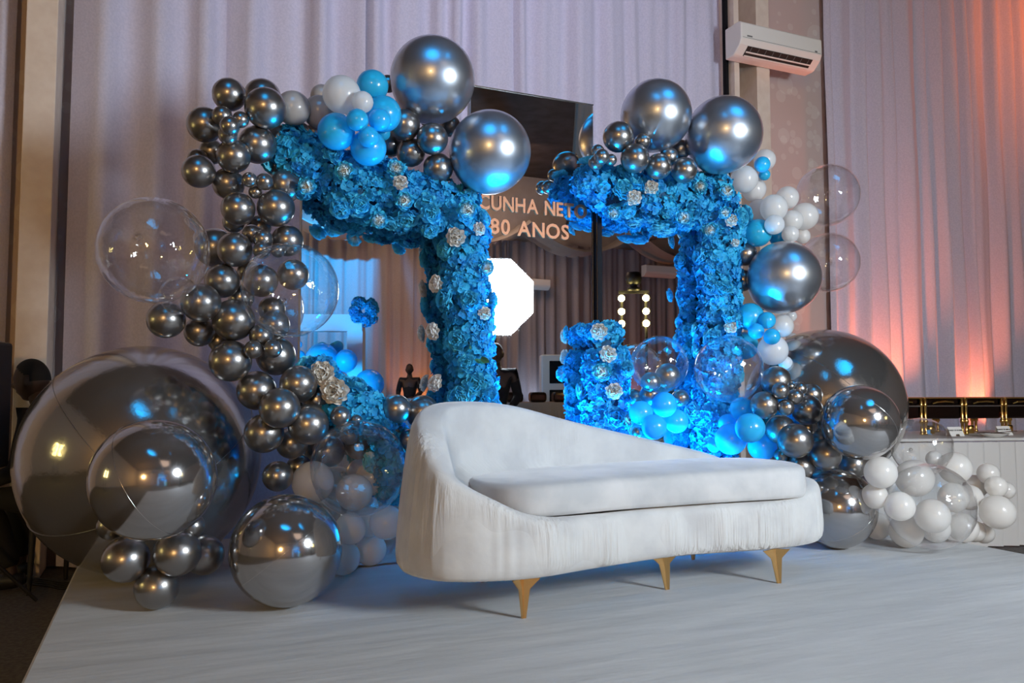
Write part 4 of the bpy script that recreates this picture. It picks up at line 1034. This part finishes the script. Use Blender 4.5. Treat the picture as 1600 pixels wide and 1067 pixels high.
def chafing(px, label):
    t = empty('chafing_dish', on_table(px, 0.62, 0.001), label, 'chafing dish', 'gold and black chafing dishes on the buffet', rz)
    w_, d_ = 0.30, 0.34; t.scale = (1.06, 1, 1.24)
    bm = bmesh.new(); box(bm, (0, 0, 0.150), (w_, d_, 0.085), None, 0.01); ob('water_pan', bm_mesh('water_pan', bm), 'dish_dark', t)
    ob('lower_rim', boxm('lower_rim', (0, 0, 0.196), (w_ + 0.03, d_ + 0.03, 0.012), None, 0.005), 'steel', t)
    bm = bmesh.new(); box(bm, (0, 0, 0.222), (w_ - 0.01, d_ - 0.01, 0.042), None, 0.012); ob('lid', bm_mesh('lid', bm), 'dish_dark', t)
    ob('upper_rim', boxm('upper_rim', (0, 0, 0.248), (w_ + 0.05, d_ + 0.04, 0.010), None, 0.004), 'brass', t)
    ob('handle', tube('handle', [(-0.09, -d_ / 2 - 0.005, 0.212), (-0.07, -d_ / 2 - 0.03, 0.222), (0, -d_ / 2 - 0.034, 0.226), (0.07, -d_ / 2 - 0.03, 0.222), (0.09, -d_ / 2 - 0.005, 0.212)], 0.006), 'brass', t)
    for sx_ in (-1, 1):
        for sy_ in (-1, 1):
            x_, y_ = sx_ * (w_ / 2 + 0.012), sy_ * (d_ / 2 + 0.008)
            l = ob('leg', lathe('leg', [(0.0, 0.0), (0.017, 0.0), (0.017, 0.012), (0.011, 0.02), (0.012, 0.075), (0.02, 0.085), (0.016, 0.1), (0.011, 0.11), (0.011, 0.19), (0.017, 0.2), (0.012, 0.21), (0.012, 0.245), (0, 0.25)], 14), 'brass', t, True)
            l.location = (x_, y_, 0)
    bu = ob('burner', lathe('burner', [(0, 0), (0.035, 0), (0.035, 0.05), (0.028, 0.055), (0, 0.055)], 16), 'brass', t, True); bu.location = (0, 0, 0.0)
    return t
for k, (px, lb) in enumerate(((-0.06, 'black and gold chafing dish at the left end of the buffet, by the giant orb'), (0.32, 'black and gold chafing dish behind the left place card'), (0.70, 'black and gold chafing dish behind the plate and right card'), (1.08, 'black and gold chafing dish right of the plate, next to last in the row'), (1.46, 'black and gold chafing dish cut by the right edge of the photo'))):
    chafing(px, lb)
def card(u, v_, text, label):
    p = P_z(u, v_, TZ + 0.001)
    t = empty('place_card', p, label, 'place card', 'place cards on the buffet', rz)
    w_, h_ = 0.125, 0.075
    v = [(-w_ / 2, 0, 0), (-0.018, 0, 0), (-0.014, 0.006, 0.016), (0.014, 0.006, 0.016), (0.018, 0, 0), (w_ / 2, 0, 0), (w_ / 2 - 0.012, 0.03, h_), (-w_ / 2 - 0.012 + 0.0, 0.03, h_), (-w_ / 2 + 0.0, 0.06, 0), (w_ / 2, 0.06, 0)]
    ob('folded_card', mesh('folded_card', v, [(0, 1, 2, 3, 4, 5, 6, 7), (7, 6, 9, 8)]), 'card_white', t)
    cu = bpy.data.curves.new('lettering', 'FONT'); cu.body = text; cu.size = 0.0165; cu.align_x = 'CENTER'; cu.extrude = 0.0003; cu.offset = 0.0003
    tmp = bpy.data.objects.new('t', cu); COL.objects.link(tmp); bpy.context.view_layer.update()
    me = bpy.data.meshes.new_from_object(tmp.evaluated_get(bpy.context.evaluated_depsgraph_get())); bpy.data.objects.remove(tmp)
    o = ob('lettering', me, 'ink', t)
    o.location = (-0.008, 0.0155, 0.0425); o.rotation_euler = (math.atan2(h_, 0.03), 0, 0)
    o.location.y -= 0.0012
card(1497, 681.5, 'FUNGE DE BOMBO', 'white tent card reading FUNGE DE BOMBO')
card(1573, 680, 'FUNGE DE MILHO', 'white tent card reading FUNGE DE MILHO, behind the plate')
pp = P_z(1552, 682.5, TZ + 0.001)
pl = tag(ob('plate', lathe('plate', [(0, 0.002), (0.055, 0.002), (0.06, 0.0), (0.066, 0.004), (0.115, 0.028), (0.117, 0.031), (0.066, 0.009), (0, 0.007)], 40), 'porcelain', smooth=True), 'white plate on the buffet with a spoon across it', 'plate'); pl.location = pp
spn = empty('serving_spoon', pp + Vector((0, 0, 0.033)), 'serving spoon lying across the white plate', 'spoon', None, rz)
ob('handle', tube('handle', [(-0.02, 0, 0.0), (0.1, -0.01, 0.006), (0.2, -0.02, 0.012)], [0.004, 0.003, 0.005]), 'steel', spn)
sb = ob('bowl', lathe('bowl', [(0, -0.012), (0.015, -0.010), (0.024, 0.0)], 16), 'steel', spn, True); sb.location = (-0.042, 0, 0)

# ------------------------------------------------------------------ people
def skin_mesh(name, nodes_, edges, mat, parent, sub=2):
    me = bpy.data.meshes.new(name); names = list(nodes_)
    me.from_pydata([nodes_[k][0] for k in names], [(names.index(x), names.index(y)) for x, y in edges], [])
    o = ob(name, me, None, parent); o.data.materials.append(MATS[mat])
    o.modifiers.new('skin', 'SKIN').use_smooth_shade = True; s = o.modifiers.new('sub', 'SUBSURF'); s.levels = sub; s.render_levels = sub
    sk = me.skin_vertices[0].data
    for i, k in enumerate(names):
        r = nodes_[k][1]; sk[i].radius = (r, r) if not isinstance(r, tuple) else r
    sk[0].use_root = True
    return o
def head_geo(hgt=0.235):
    """head facing +X, chin at z=0: skull, brow, nose, lips, chin and ears in one surface"""
    bm = bmesh.new(); bmesh.ops.create_uvsphere(bm, u_segments=40, v_segments=30, radius=1.0)
    h = hgt / 2
    for vt in bm.verts:
        x, y, z = vt.co
        X, Y, Z = x * h * 0.82, y * h * 0.66, z * h
        if z < 0: k = 1 - 0.32 * z * z; Y *= k; X = X * (1 - 0.22 * z * z) + 0.012 * z * z
        if x < 0 and z < -0.2: X *= 1 + 0.5 * (z + 0.2)
        fr = max(0, x)
        g = lambda yc, zc, sy, sz: math.exp(-((y - yc) / sy) ** 2 - ((z - zc) / sz) ** 2) * (1 if x > 0 else 0)
        X += 0.028 * g(0, -0.18, 0.13, 0.16) + 0.008 * g(0, 0.12, 0.5, 0.1) + 0.012 * g(0, -0.50, 0.24, 0.06) + 0.010 * g(0, -0.62, 0.22, 0.055) + 0.012 * g(0, -0.9, 0.35, 0.12)
        X -= 0.010 * (g(0.36, -0.0, 0.16, 0.09) + g(-0.36, -0.0, 0.16, 0.09))
        if x <= 0.15 and x > -0.2 and abs(y) > 0.85 and abs(z + 0.1) < 0.26: Y *= 1.16
        vt.co = (X, Y, Z + h)
    return bm
def person(name, loc, facing, J, label, top='black_cloth', bottom='black_cloth', scale=1.0):
    """J: joints in a frame where +X is forward, +Y is the person's left, Z up"""
    t = empty(name, loc, label, 'person', None, facing); t.scale = (scale,) * 3
    V = lambda k: J[k]
    bd = {'pelvis': (V('hip'), .10), 'chest': (V('chest'), .11), 'neck': (V('neck'), .052), 'skull': (V('head'), .055)}
    e = [('pelvis', 'chest'), ('chest', 'neck'), ('neck', 'skull')]
    for s in 'LR':
        bd.update({'sh' + s: (V('sh' + s), .05), 'el' + s: (V('el' + s), .038), 'wr' + s: (V('wr' + s), .027), 'pa' + s: (V('pa' + s), (.036, .02)), 'th' + s: (V('th' + s), .075), 'kn' + s: (V('kn' + s), .055), 'an' + s: (V('an' + s), .035), 'to' + s: (V('to' + s), .035)})
        e += [('chest', 'sh' + s), ('sh' + s, 'el' + s), ('el' + s, 'wr' + s), ('wr' + s, 'pa' + s), ('pelvis', 'th' + s), ('th' + s, 'kn' + s), ('kn' + s, 'an' + s), ('an' + s, 'to' + s)]
        d = (Vector(V('pa' + s)) - Vector(V('wr' + s))).normalized(); sd = d.cross(Vector((0, 0, 1)))
        if sd.length < .1: sd = Vector((1, 0, 0))
        sd.normalize(); pa = Vector(V('pa' + s)); cur = Vector((0, 0, -1)) if abs(d.z) < .7 else Vector((1, 0, 0))
        for k, (o_, ln) in enumerate(((-.027, .07), (-.009, .08), (.009, .075), (.027, .06))):
            b1 = pa + sd * o_ + d * .03; b2 = b1 + d * ln * .6 + cur * .01; b3 = b2 + d * ln * .35 + cur * .025
            bd['f%d1' % k + s] = (b1, .0095); bd['f%d2' % k + s] = (b2, .0085); bd['f%d3' % k + s] = (b3, .007)
            e += [('pa' + s, 'f%d1' % k + s), ('f%d1' % k + s, 'f%d2' % k + s), ('f%d2' % k + s, 'f%d3' % k + s)]
        bd['t1' + s] = (pa - sd * .04, .0105); bd['t2' + s] = (pa - sd * .055 + d * .035, .0085); e += [('pa' + s, 't1' + s), ('t1' + s, 't2' + s)]
    skin_mesh('body', bd, e, 'dark_skin', t)
    hd = ob('head', bm_mesh('head', head_geo()), 'dark_skin', t, True)
    hd.location = Vector(J['head']) - Vector((0.0, 0, 0.06)); hd.rotation_euler = (0, J.get('nod', 0.0), J.get('turn', 0.0))
    bm = head_geo()
    for vt in list(bm.verts):
        if vt.co.z < 0.135 + 0.9 * max(0, vt.co.x) + (-0.04 if vt.co.x < -0.02 else 0): bm.verts.remove(vt)
    bmesh.ops.scale(bm, vec=(1.06, 1.06, 1.05), verts=bm.verts); bmesh.ops.translate(bm, vec=(-0.002, 0, -0.004), verts=bm.verts)
    ob('hair', bm_mesh('hair', bm), 'hair_black', hd, True)
    sh = {'pelvis': (V('hip'), .135), 'waist': ((Vector(V('hip')) * .5 + Vector(V('chest')) * .5), .13), 'chest': (V('chest'), .15), 'collar': ((Vector(V('neck')) * .7 + Vector(V('chest')) * .3), .07)}
    es = [('pelvis', 'waist'), ('waist', 'chest'), ('chest', 'collar')]
    tr = {'pelvis': (V('hip'), .13)}; et = []
    for s in 'LR':
        sh.update({'sh' + s: (V('sh' + s), .072), 'el' + s: (V('el' + s), .056), 'cu' + s: ((Vector(V('wr' + s)) * .9 + Vector(V('el' + s)) * .1), .042)}); es += [('chest', 'sh' + s), ('sh' + s, 'el' + s), ('el' + s, 'cu' + s)]
        tr.update({'th' + s: (V('th' + s), .095), 'kn' + s: (V('kn' + s), .075), 'he' + s: ((Vector(V('an' + s)) * .92 + Vector(V('kn' + s)) * .08), .06)}); et += [('pelvis', 'th' + s), ('th' + s, 'kn' + s), ('kn' + s, 'he' + s)]
        an, to = Vector(V('an' + s)), Vector(V('to' + s))
        ob('shoe', tube('shoe', [an - (to - an).normalized() * .06 + Vector((0, 0, -.03)), an + Vector((0, 0, -.02)), an.lerp(to, .6) + Vector((0, 0, -.005)), to + (to - an).normalized() * .05], [.03, .046, .046, .025], 12), 'black_plastic', t, True)
    skin_mesh('jacket', sh, es, top, t); skin_mesh('trousers', tr, et, bottom, t)
    return t
def standing(bend=0.0, arm=0.25):
    J = {'hip': (0, 0, .95), 'chest': (.02, 0, 1.32), 'neck': (.01, 0, 1.50), 'head': (.03, 0, 1.57)}
    for s, q in (('L', 1), ('R', -1)):
        J.update({'sh' + s: (.01, .19 * q, 1.41), 'el' + s: (.0, .25 * q, 1.14), 'wr' + s: (arm, .17 * q, 1.02), 'pa' + s: (arm + .07, .13 * q, 1.03), 'th' + s: (0, .10 * q, .86), 'kn' + s: (.02, .11 * q, .48), 'an' + s: (0, .12 * q, .08), 'to' + s: (.14, .13 * q, .045)})
    return J
# seated guest behind the giant orb, facing left
hp = P_d(128, 800, 5.0); fwd = -RGT
seat_loc = Vector((hp.x, hp.y, FLOOR_Z))
face = math.atan2(fwd.y, fwd.x)
J = {'hip': (0, 0, .50), 'chest': (.20, 0, .86), 'neck': (.255, 0, 1.04), 'head': (.30, 0, 1.12), 'nod': 0.12}
for s, q in (('L', 1), ('R', -1)):
    J.update({'sh' + s: (.20, .18 * q, .96), 'el' + s: (.24, .22 * q, .68), 'wr' + s: (.46, .14 * q, .60), 'pa' + s: (.53, .11 * q, .60), 'th' + s: (.06, .10 * q, .50), 'kn' + s: (.46, .13 * q, .52), 'an' + s: (.36 - .06 * q, .13 * q, .09), 'to' + s: (.50 - .06 * q, .14 * q, .045)})
person('person', seat_loc, face, J, 'dark silhouetted person seated facing left behind the giant left orb', scale=1.1)
def chair(name, loc, rz_, label, mat='wood', up='brown_cloth'):
    t = empty(name, loc, label, 'chair', None, rz_)
    ob('seat', boxm('seat', (0, 0, .44), (.44, .44, .07), None, .02), up, t)
    bm = bmesh.new(); r = bmesh.ops.create_uvsphere(bm, u_segments=24, v_segments=16, radius=1); bmesh.ops.scale(bm, vec=(.035, .19, .26), verts=bm.verts); bmesh.ops.translate(bm, vec=(-.22, 0, .80), verts=bm.verts)
    ob('backrest', bm_mesh('backrest', bm), up, t, True)
    ob('back_frame', tube('back_frame', [(-.22 , .205 * math.cos(k / 24 * 6.2832), .80 + .275 * math.sin(k / 24 * 6.2832)) for k in range(25)], .018), mat, t, True)
    for x in (-.19, .19):
        for y in (-.19, .19): ob('leg', cylm('leg', (x * 1.05, y * 1.05, 0.0), (x, y, .41), .013, .021), mat, t)
    return t
chair('dining_chair', seat_loc, face, 'dark chair under the silhouetted person behind the giant orb', 'black_plastic', 'black_cloth')
# loudspeaker at the far left
p0 = P_d(-57, 700, 4.45)
spk = empty('loudspeaker', (p0.x, p0.y, FLOOR_Z), 'black loudspeaker on a stand at the far left edge', 'loudspeaker', None, -0.3)
ob('cabinet', boxm('cabinet', (0, 0, 1.15), (.34, .32, .72), None, .02), 'black_plastic', spk)
ob('grille', boxm('grille', (0, -.165, 1.15), (.29, .012, .64), None, .004), 'panel_black', spk)
ob('pole', cylm('pole', (0, 0, .1), (0, 0, .80), .018), 'black_plastic', spk)
for k in range(3):
    q = k * 2.094 + .5
    ob('leg', cylm('leg', (0, 0, .45), (.38 * math.cos(q), .38 * math.sin(q), .012), .011), 'black_plastic', spk)
# cable bundle trailing off the stage corner
bmc = None
for k in range(4):
    pts = [P_d(40, 915 + 6 * k, 5.0), P_d(75, 905 + 5 * k, 4.95), P_d(105, 885 + 3 * k, 4.9), P_d(130, 868 + 2 * k, 4.95)]
    for p in pts: p.z = FLOOR_Z + 0.015 + 0.012 * k
    pts[-1].z = FLOOR_Z + 0.10; pts[-1].x = min(pts[-1].x, SX0 - 0.03)
    pp_ = catmull(pts, 8, False)
    tag(ob('cable', tube('cable', pp_, 0.008, 6), 'black_plastic', smooth=True), 'black cable lying on the dark floor beside the left stage corner', 'cable', 'black cables beside the stage')

# ------------------------------------------------------------------ lamps that light the stage
def par_can(loc, tgt, label):
    t = empty('par_can', (loc[0], loc[1], 0.002), label, 'stage light', 'blue uplights behind the sofa')
    ob('base', boxm('base', (0, 0, .01), (.14, .10, .02), None, .004), 'black_plastic', t)
    ob('can', lathe('can', [(0, .02), (.05, .02), (.062, .05), (.062, .125), (.055, .125), (.055, .11), (0, .11)], 20), 'black_plastic', t, True)
    ob('lens', lathe('lens', [(0, .118), (.05, .118)], 20), 'blue_lens', t)
for (l, tg, e_, an_), lb in zip(BLUE_LAMPS, ('blue floor uplight behind the sofa, under the tall mirror', 'blue floor uplight behind the sofa, under the right garland')): par_can(l, tg, lb)
# octagonal softbox on a stand
t = empty('softbox', (SOFTBOX.x, SOFTBOX.y, FLOOR_Z), 'white glowing octagonal softbox, seen in the tall mirror', 'softbox')
dirv = Vector((0.3, 0, 1.4)) ; tgt = Vector((1.9, 3.6, 0.8)); nz_ = (tgt - SOFTBOX).normalized(); q = nz_.to_track_quat('Z', 'Y')
hl = SOFTBOX - Vector(t.location)
def octa(r, z): return [(r * math.cos(math.pi / 8 + k * math.pi / 4), r * math.sin(math.pi / 8 + k * math.pi / 4), z) for k in range(8)]
dif = ob('diffuser', mesh('diffuser', octa(.53, 0), [tuple(range(8))]), 'softbox_glow', t); dif.location = hl; dif.rotation_mode = 'QUATERNION'; dif.rotation_quaternion = q
v = octa(.535, -0.004) + octa(.10, -.42); f = [(k, k + 8, (k + 1) % 8 + 8, (k + 1) % 8) for k in range(8)] + [tuple(range(8, 16))]
sh_ = ob('shell', mesh('shell', v, f), 'black_cloth', t); sh_.location = hl; sh_.rotation_mode = 'QUATERNION'; sh_.rotation_quaternion = q
bk = hl - nz_ * .45
ob('flash_head', cylm('flash_head', bk, bk - nz_ * .25, .07), 'black_plastic', t)
ob('stand', cylm('stand', (bk.x, bk.y, .35), (bk.x, bk.y, bk.z), .014), 'black_plastic', t)
for k in range(3): ob('leg', cylm('leg', (bk.x, bk.y, .7), (bk.x + .5 * math.cos(k * 2.09), bk.y + .5 * math.sin(k * 2.09), .012), .01), 'black_plastic', t)
def sphere_me(name, r, mat):
    bm = bmesh.new(); bmesh.ops.create_uvsphere(bm, u_segments=16, v_segments=10, radius=r); me = bm_mesh(name, bm); me.materials.append(MATS[mat]); return me
BULB = sphere_me('bulb', .055, 'bulb_glow')
def lamp_tower(loc, rz_, label, zs=(1.4, 1.62, 1.84)):
    t = empty('stage_light_tower', loc, label, 'stage light', None, rz_)
    for x in (-.2, .2): ob('post', cylm('post', (x, 0, .03), (x, 0, zs[2] + .11), .025), 'black_plastic', t)
    ob('foot', boxm('foot', (0, 0, .015), (.7, .5, .03), None, .005), 'black_plastic', t)
    ob('crossbar', boxm('crossbar', (0, 0, zs[2] + .11), (.5, .06, .05)), 'black_plastic', t)
    for x in (-.2, .2):
        for k, z in enumerate(zs):
            bb = ob('bulb', BULB, None, t); bb.location = (x, -.09, z); bb.data.polygons.foreach_set('use_smooth', [True] * len(BULB.polygons))
    ob('moving_head', lathe('moving_head', [(0, .03), (.11, .03), (.11, .08), (.06, .1), (.06, .13), (.11, .15), (.14, .24), (.11, .34), (0, .35)], 18), 'black_plastic', t, True).location = (0, 0, zs[2] + .10)
    return t
def V_(u, v_, d, ym=MIRROR_Y):
    """where a thing seen in the mirror at this pixel really stands"""
    p = P_d(u, v_, d); return Vector((p.x, 2 * ym - p.y, p.z))
tw = V_(990, 488, 13.2)
lamp_tower((tw.x, tw.y, FLOOR_Z), math.radians(-148), 'stage light tower with six yellow bulbs, seen in the right mirror', (2.3, 2.5, 2.72))
lamp_tower((-4.3, 3.3, FLOOR_Z), math.radians(-75) + math.pi * 0.5 + math.radians(70), 'stage light tower with yellow bulbs left of the stage, mirrored in the balloons')
gl = empty('video_lamp', (-2.9, -6.0, FLOOR_Z), 'warm gold video lamp on a stand at the far end of the hall', 'lamp')
ob('stand', cylm('stand', (0, 0, .0), (0, 0, 2.65), .02), 'black_plastic', gl)
hb = ob('lamp_head', sphere_me('lamp_head', .2, 'gold_glow'), None, gl); hb.location = (0, 0, 2.8)

# ------------------------------------------------------------------ the hall behind the camera, seen in the mirrors
def gpt(u, v_, d, ym=MIRROR_Y):
    p = V_(u, v_, d, ym); return Vector((p.x, p.y, FLOOR_Z))
pe = gpt(775, 600, 9.0, MIRROR_C)
person('person', pe, math.radians(115), standing(arm=.22), 'dark standing person under the softbox, reflected in the tall mirror', scale=1.0)
pe = gpt(640, 600, 17.0)
person('person', pe, math.radians(120), standing(arm=.3), 'far dark person before the orange glow, reflected in the left mirror', scale=1.0)
# white frame set piece with its own flowers and balloons
ARD = 13.5
pa_, pb_ = V_(470, 505, ARD), V_(568, 505, ARD)
arch = empty('white_arch', (pa_.x, pa_.y, FLOOR_Z), 'white square arch lit blue with balloons, reflected in the left mirror', 'arch', None, math.atan2(pb_.y - pa_.y, pb_.x - pa_.x))
WA = (Vector((pb_.x, pb_.y, 0)) - Vector((pa_.x, pa_.y, 0))).length
zt = V_(555, 492, ARD).z - FLOOR_Z; zl = V_(500, 518, ARD).z - FLOOR_Z
ob('pillar', boxm('pillar', (WA - .12, 0, zl / 2), (.26, .26, zl)), 'white_board', arch)
ob('pillar', boxm('pillar', (-WA + .12, 0, zl / 2), (.26, .26, zl)), 'white_board', arch)
ob('lintel', boxm('lintel', (0, 0, (zt + zl) / 2), (2 * WA, .28, zt - zl)), 'white_board', arch)
aw = Matrix.Translation(arch.location) @ Matrix.Rotation(arch.rotation_euler.z, 4, 'Z')
area('blue_arch_light', aw @ Vector((WA * .3, 2.4, 1.0)), aw @ Vector((WA * .3, 0, 1.7)), 1.0, 170, BLUE)
fb = empty('flower_bush', aw @ Vector((WA + .0, .02, zt + .05)), 'blue flower bush on the corner of the white arch, reflected in the left mirror', 'flowers')
rnd = random.Random(77)
for k in range(26):
    d = Vector((rnd.uniform(-1, 1), rnd.uniform(-.2, 1), rnd.uniform(-1, 1))).normalized()
    o = ob('hydrangea_head', rnd.choice(HY), None, fb); o.location = d * .19; o.rotation_mode = 'QUATERNION'; o.rotation_quaternion = d.to_track_quat('Z', 'Y'); o.scale = (1.3,) * 3
for k in range(34):
    x = rnd.uniform(-.2, WA - .35); z = zl - .12 - (abs(x - WA * .3) * .15) - rnd.uniform(0, .75)
    r = rnd.uniform(.06, .11)
    o = ob('blue_balloon', BM['b']); o.location = aw @ Vector((x, .2 + rnd.uniform(0, .15), z)); o.scale = (r, r, r)
    tag(o, 'blue balloon bunched inside the white arch, reflected in the left mirror', 'balloon', 'blue balloons in the reflected arch')
for (u, v_, r) in ((503, 562, .27), (541, 563, .18), (577, 600, .24)):
    p = V_(u, v_, ARD - .6); o = ob('blue_balloon', BM['b']); o.location = p; o.scale = (r, r, r)
    tag(o, {503: 'big blue balloon, left one under the reflected white arch', 541: 'blue balloon against the pillar of the reflected white arch', 577: 'big blue balloon behind the gold table in the left mirror'}[u], 'balloon')
def simple_table(loc, rz_, w_, d_, h_, mat, label, pleats=True):
    t = empty('banquet_table', loc, label, 'table', None, rz_)
    ob('tabletop', boxm('tabletop', (0, 0, h_ - .012), (w_, d_, .024), None, .004), mat, t)
    per = [(-w_ / 2, -d_ / 2), (w_ / 2, -d_ / 2), (w_ / 2, d_ / 2), (-w_ / 2, d_ / 2)]; v, f = [], []; ring_ = []
    for i in range(4):
        p, q2 = Vector((*per[i], 0)), Vector((*per[(i + 1) % 4], 0)); nrm = Vector((q2 - p)).cross(Vector((0, 0, 1))).normalized(); m = int((q2 - p).length / .035)
        for k in range(m): ring_.append((p.lerp(q2, k / m), nrm * (.03 * (.5 + .5 * math.sin(k * 1.25)))))
    for z, s in ((0.01, 1.0), (h_ * .6, .7), (h_ - .01, .05)):
        for p, nn in ring_: v.append((p.x + nn.x * s, p.y + nn.y * s, z))
    m = len(ring_)
    for j in range(2):
        for i in range(m): f.append((j * m + i, j * m + (i + 1) % m, (j + 1) * m + (i + 1) % m, (j + 1) * m + i))
    ob('skirt', mesh('skirt', v, f), mat, t); return t
pt = gpt(600, 610, 12.0); simple_table(pt, math.radians(0), 1.0, .6, .92 , 'gold_cloth', 'table under a gold cloth, reflected in the left mirror')
bt = gpt(850, 610, 14.5, MIRROR_C); simple_table(bt, math.radians(12), 2.6, .8, .98, 'brown_cloth', 'long skirted buffet reflected in the tall mirror')
rnd = random.Random(4)
for k in range(6):
    o = ob('chafing_dish', boxm('chafing_dish', (0, 0, .09), (.30, .26, .18), None, .05), 'dish_dark'); o.location = bt + Vector((-1.05 + k * .42, -.22 + k * .42 * .21 + .2, .982)); o.rotation_euler = (0, 0, math.radians(12))
    tag(o, 'small dark chafing dish on the reflected skirted buffet', 'chafing dish', 'dishes on the reflected buffet')
cf = gpt(868, 600, 16.0, MIRROR_C)
t = empty('floor_cooler', cf, 'white and black floor cooler reflected in the tall mirror', 'cooler', None, math.radians(20))
ob('casing', boxm('casing', (0, 0, .95), (.62, .45, 1.9), None, .03), 'plastic_white', t)
ob('grille', boxm('grille', (0.06, .23, 1.55), (.42, .02, .45), None, .01), 'panel_black', t)
ob('tank', boxm('tank', (0.06, .23, .95), (.42, .02, .5), None, .01), 'panel_black', t)
chair('dining_chair', gpt(880, 640, 11.5, MIRROR_C), math.radians(200), 'brown round-backed chair reflected in the tall mirror')
p = V_(834, 452, 19.7, MIRROR_C); split_ac('air_conditioner', (p.x, HALL_Y + .26, p.z), math.pi, .85, 'air conditioner on the far hall wall, reflected in the tall mirror', False)
p = V_(1036, 432, 21.0); split_ac('air_conditioner', (p.x, HALL_Y + .26, p.z), math.pi, 1.0, 'air conditioner on the far hall wall, reflected in the right mirror', False)
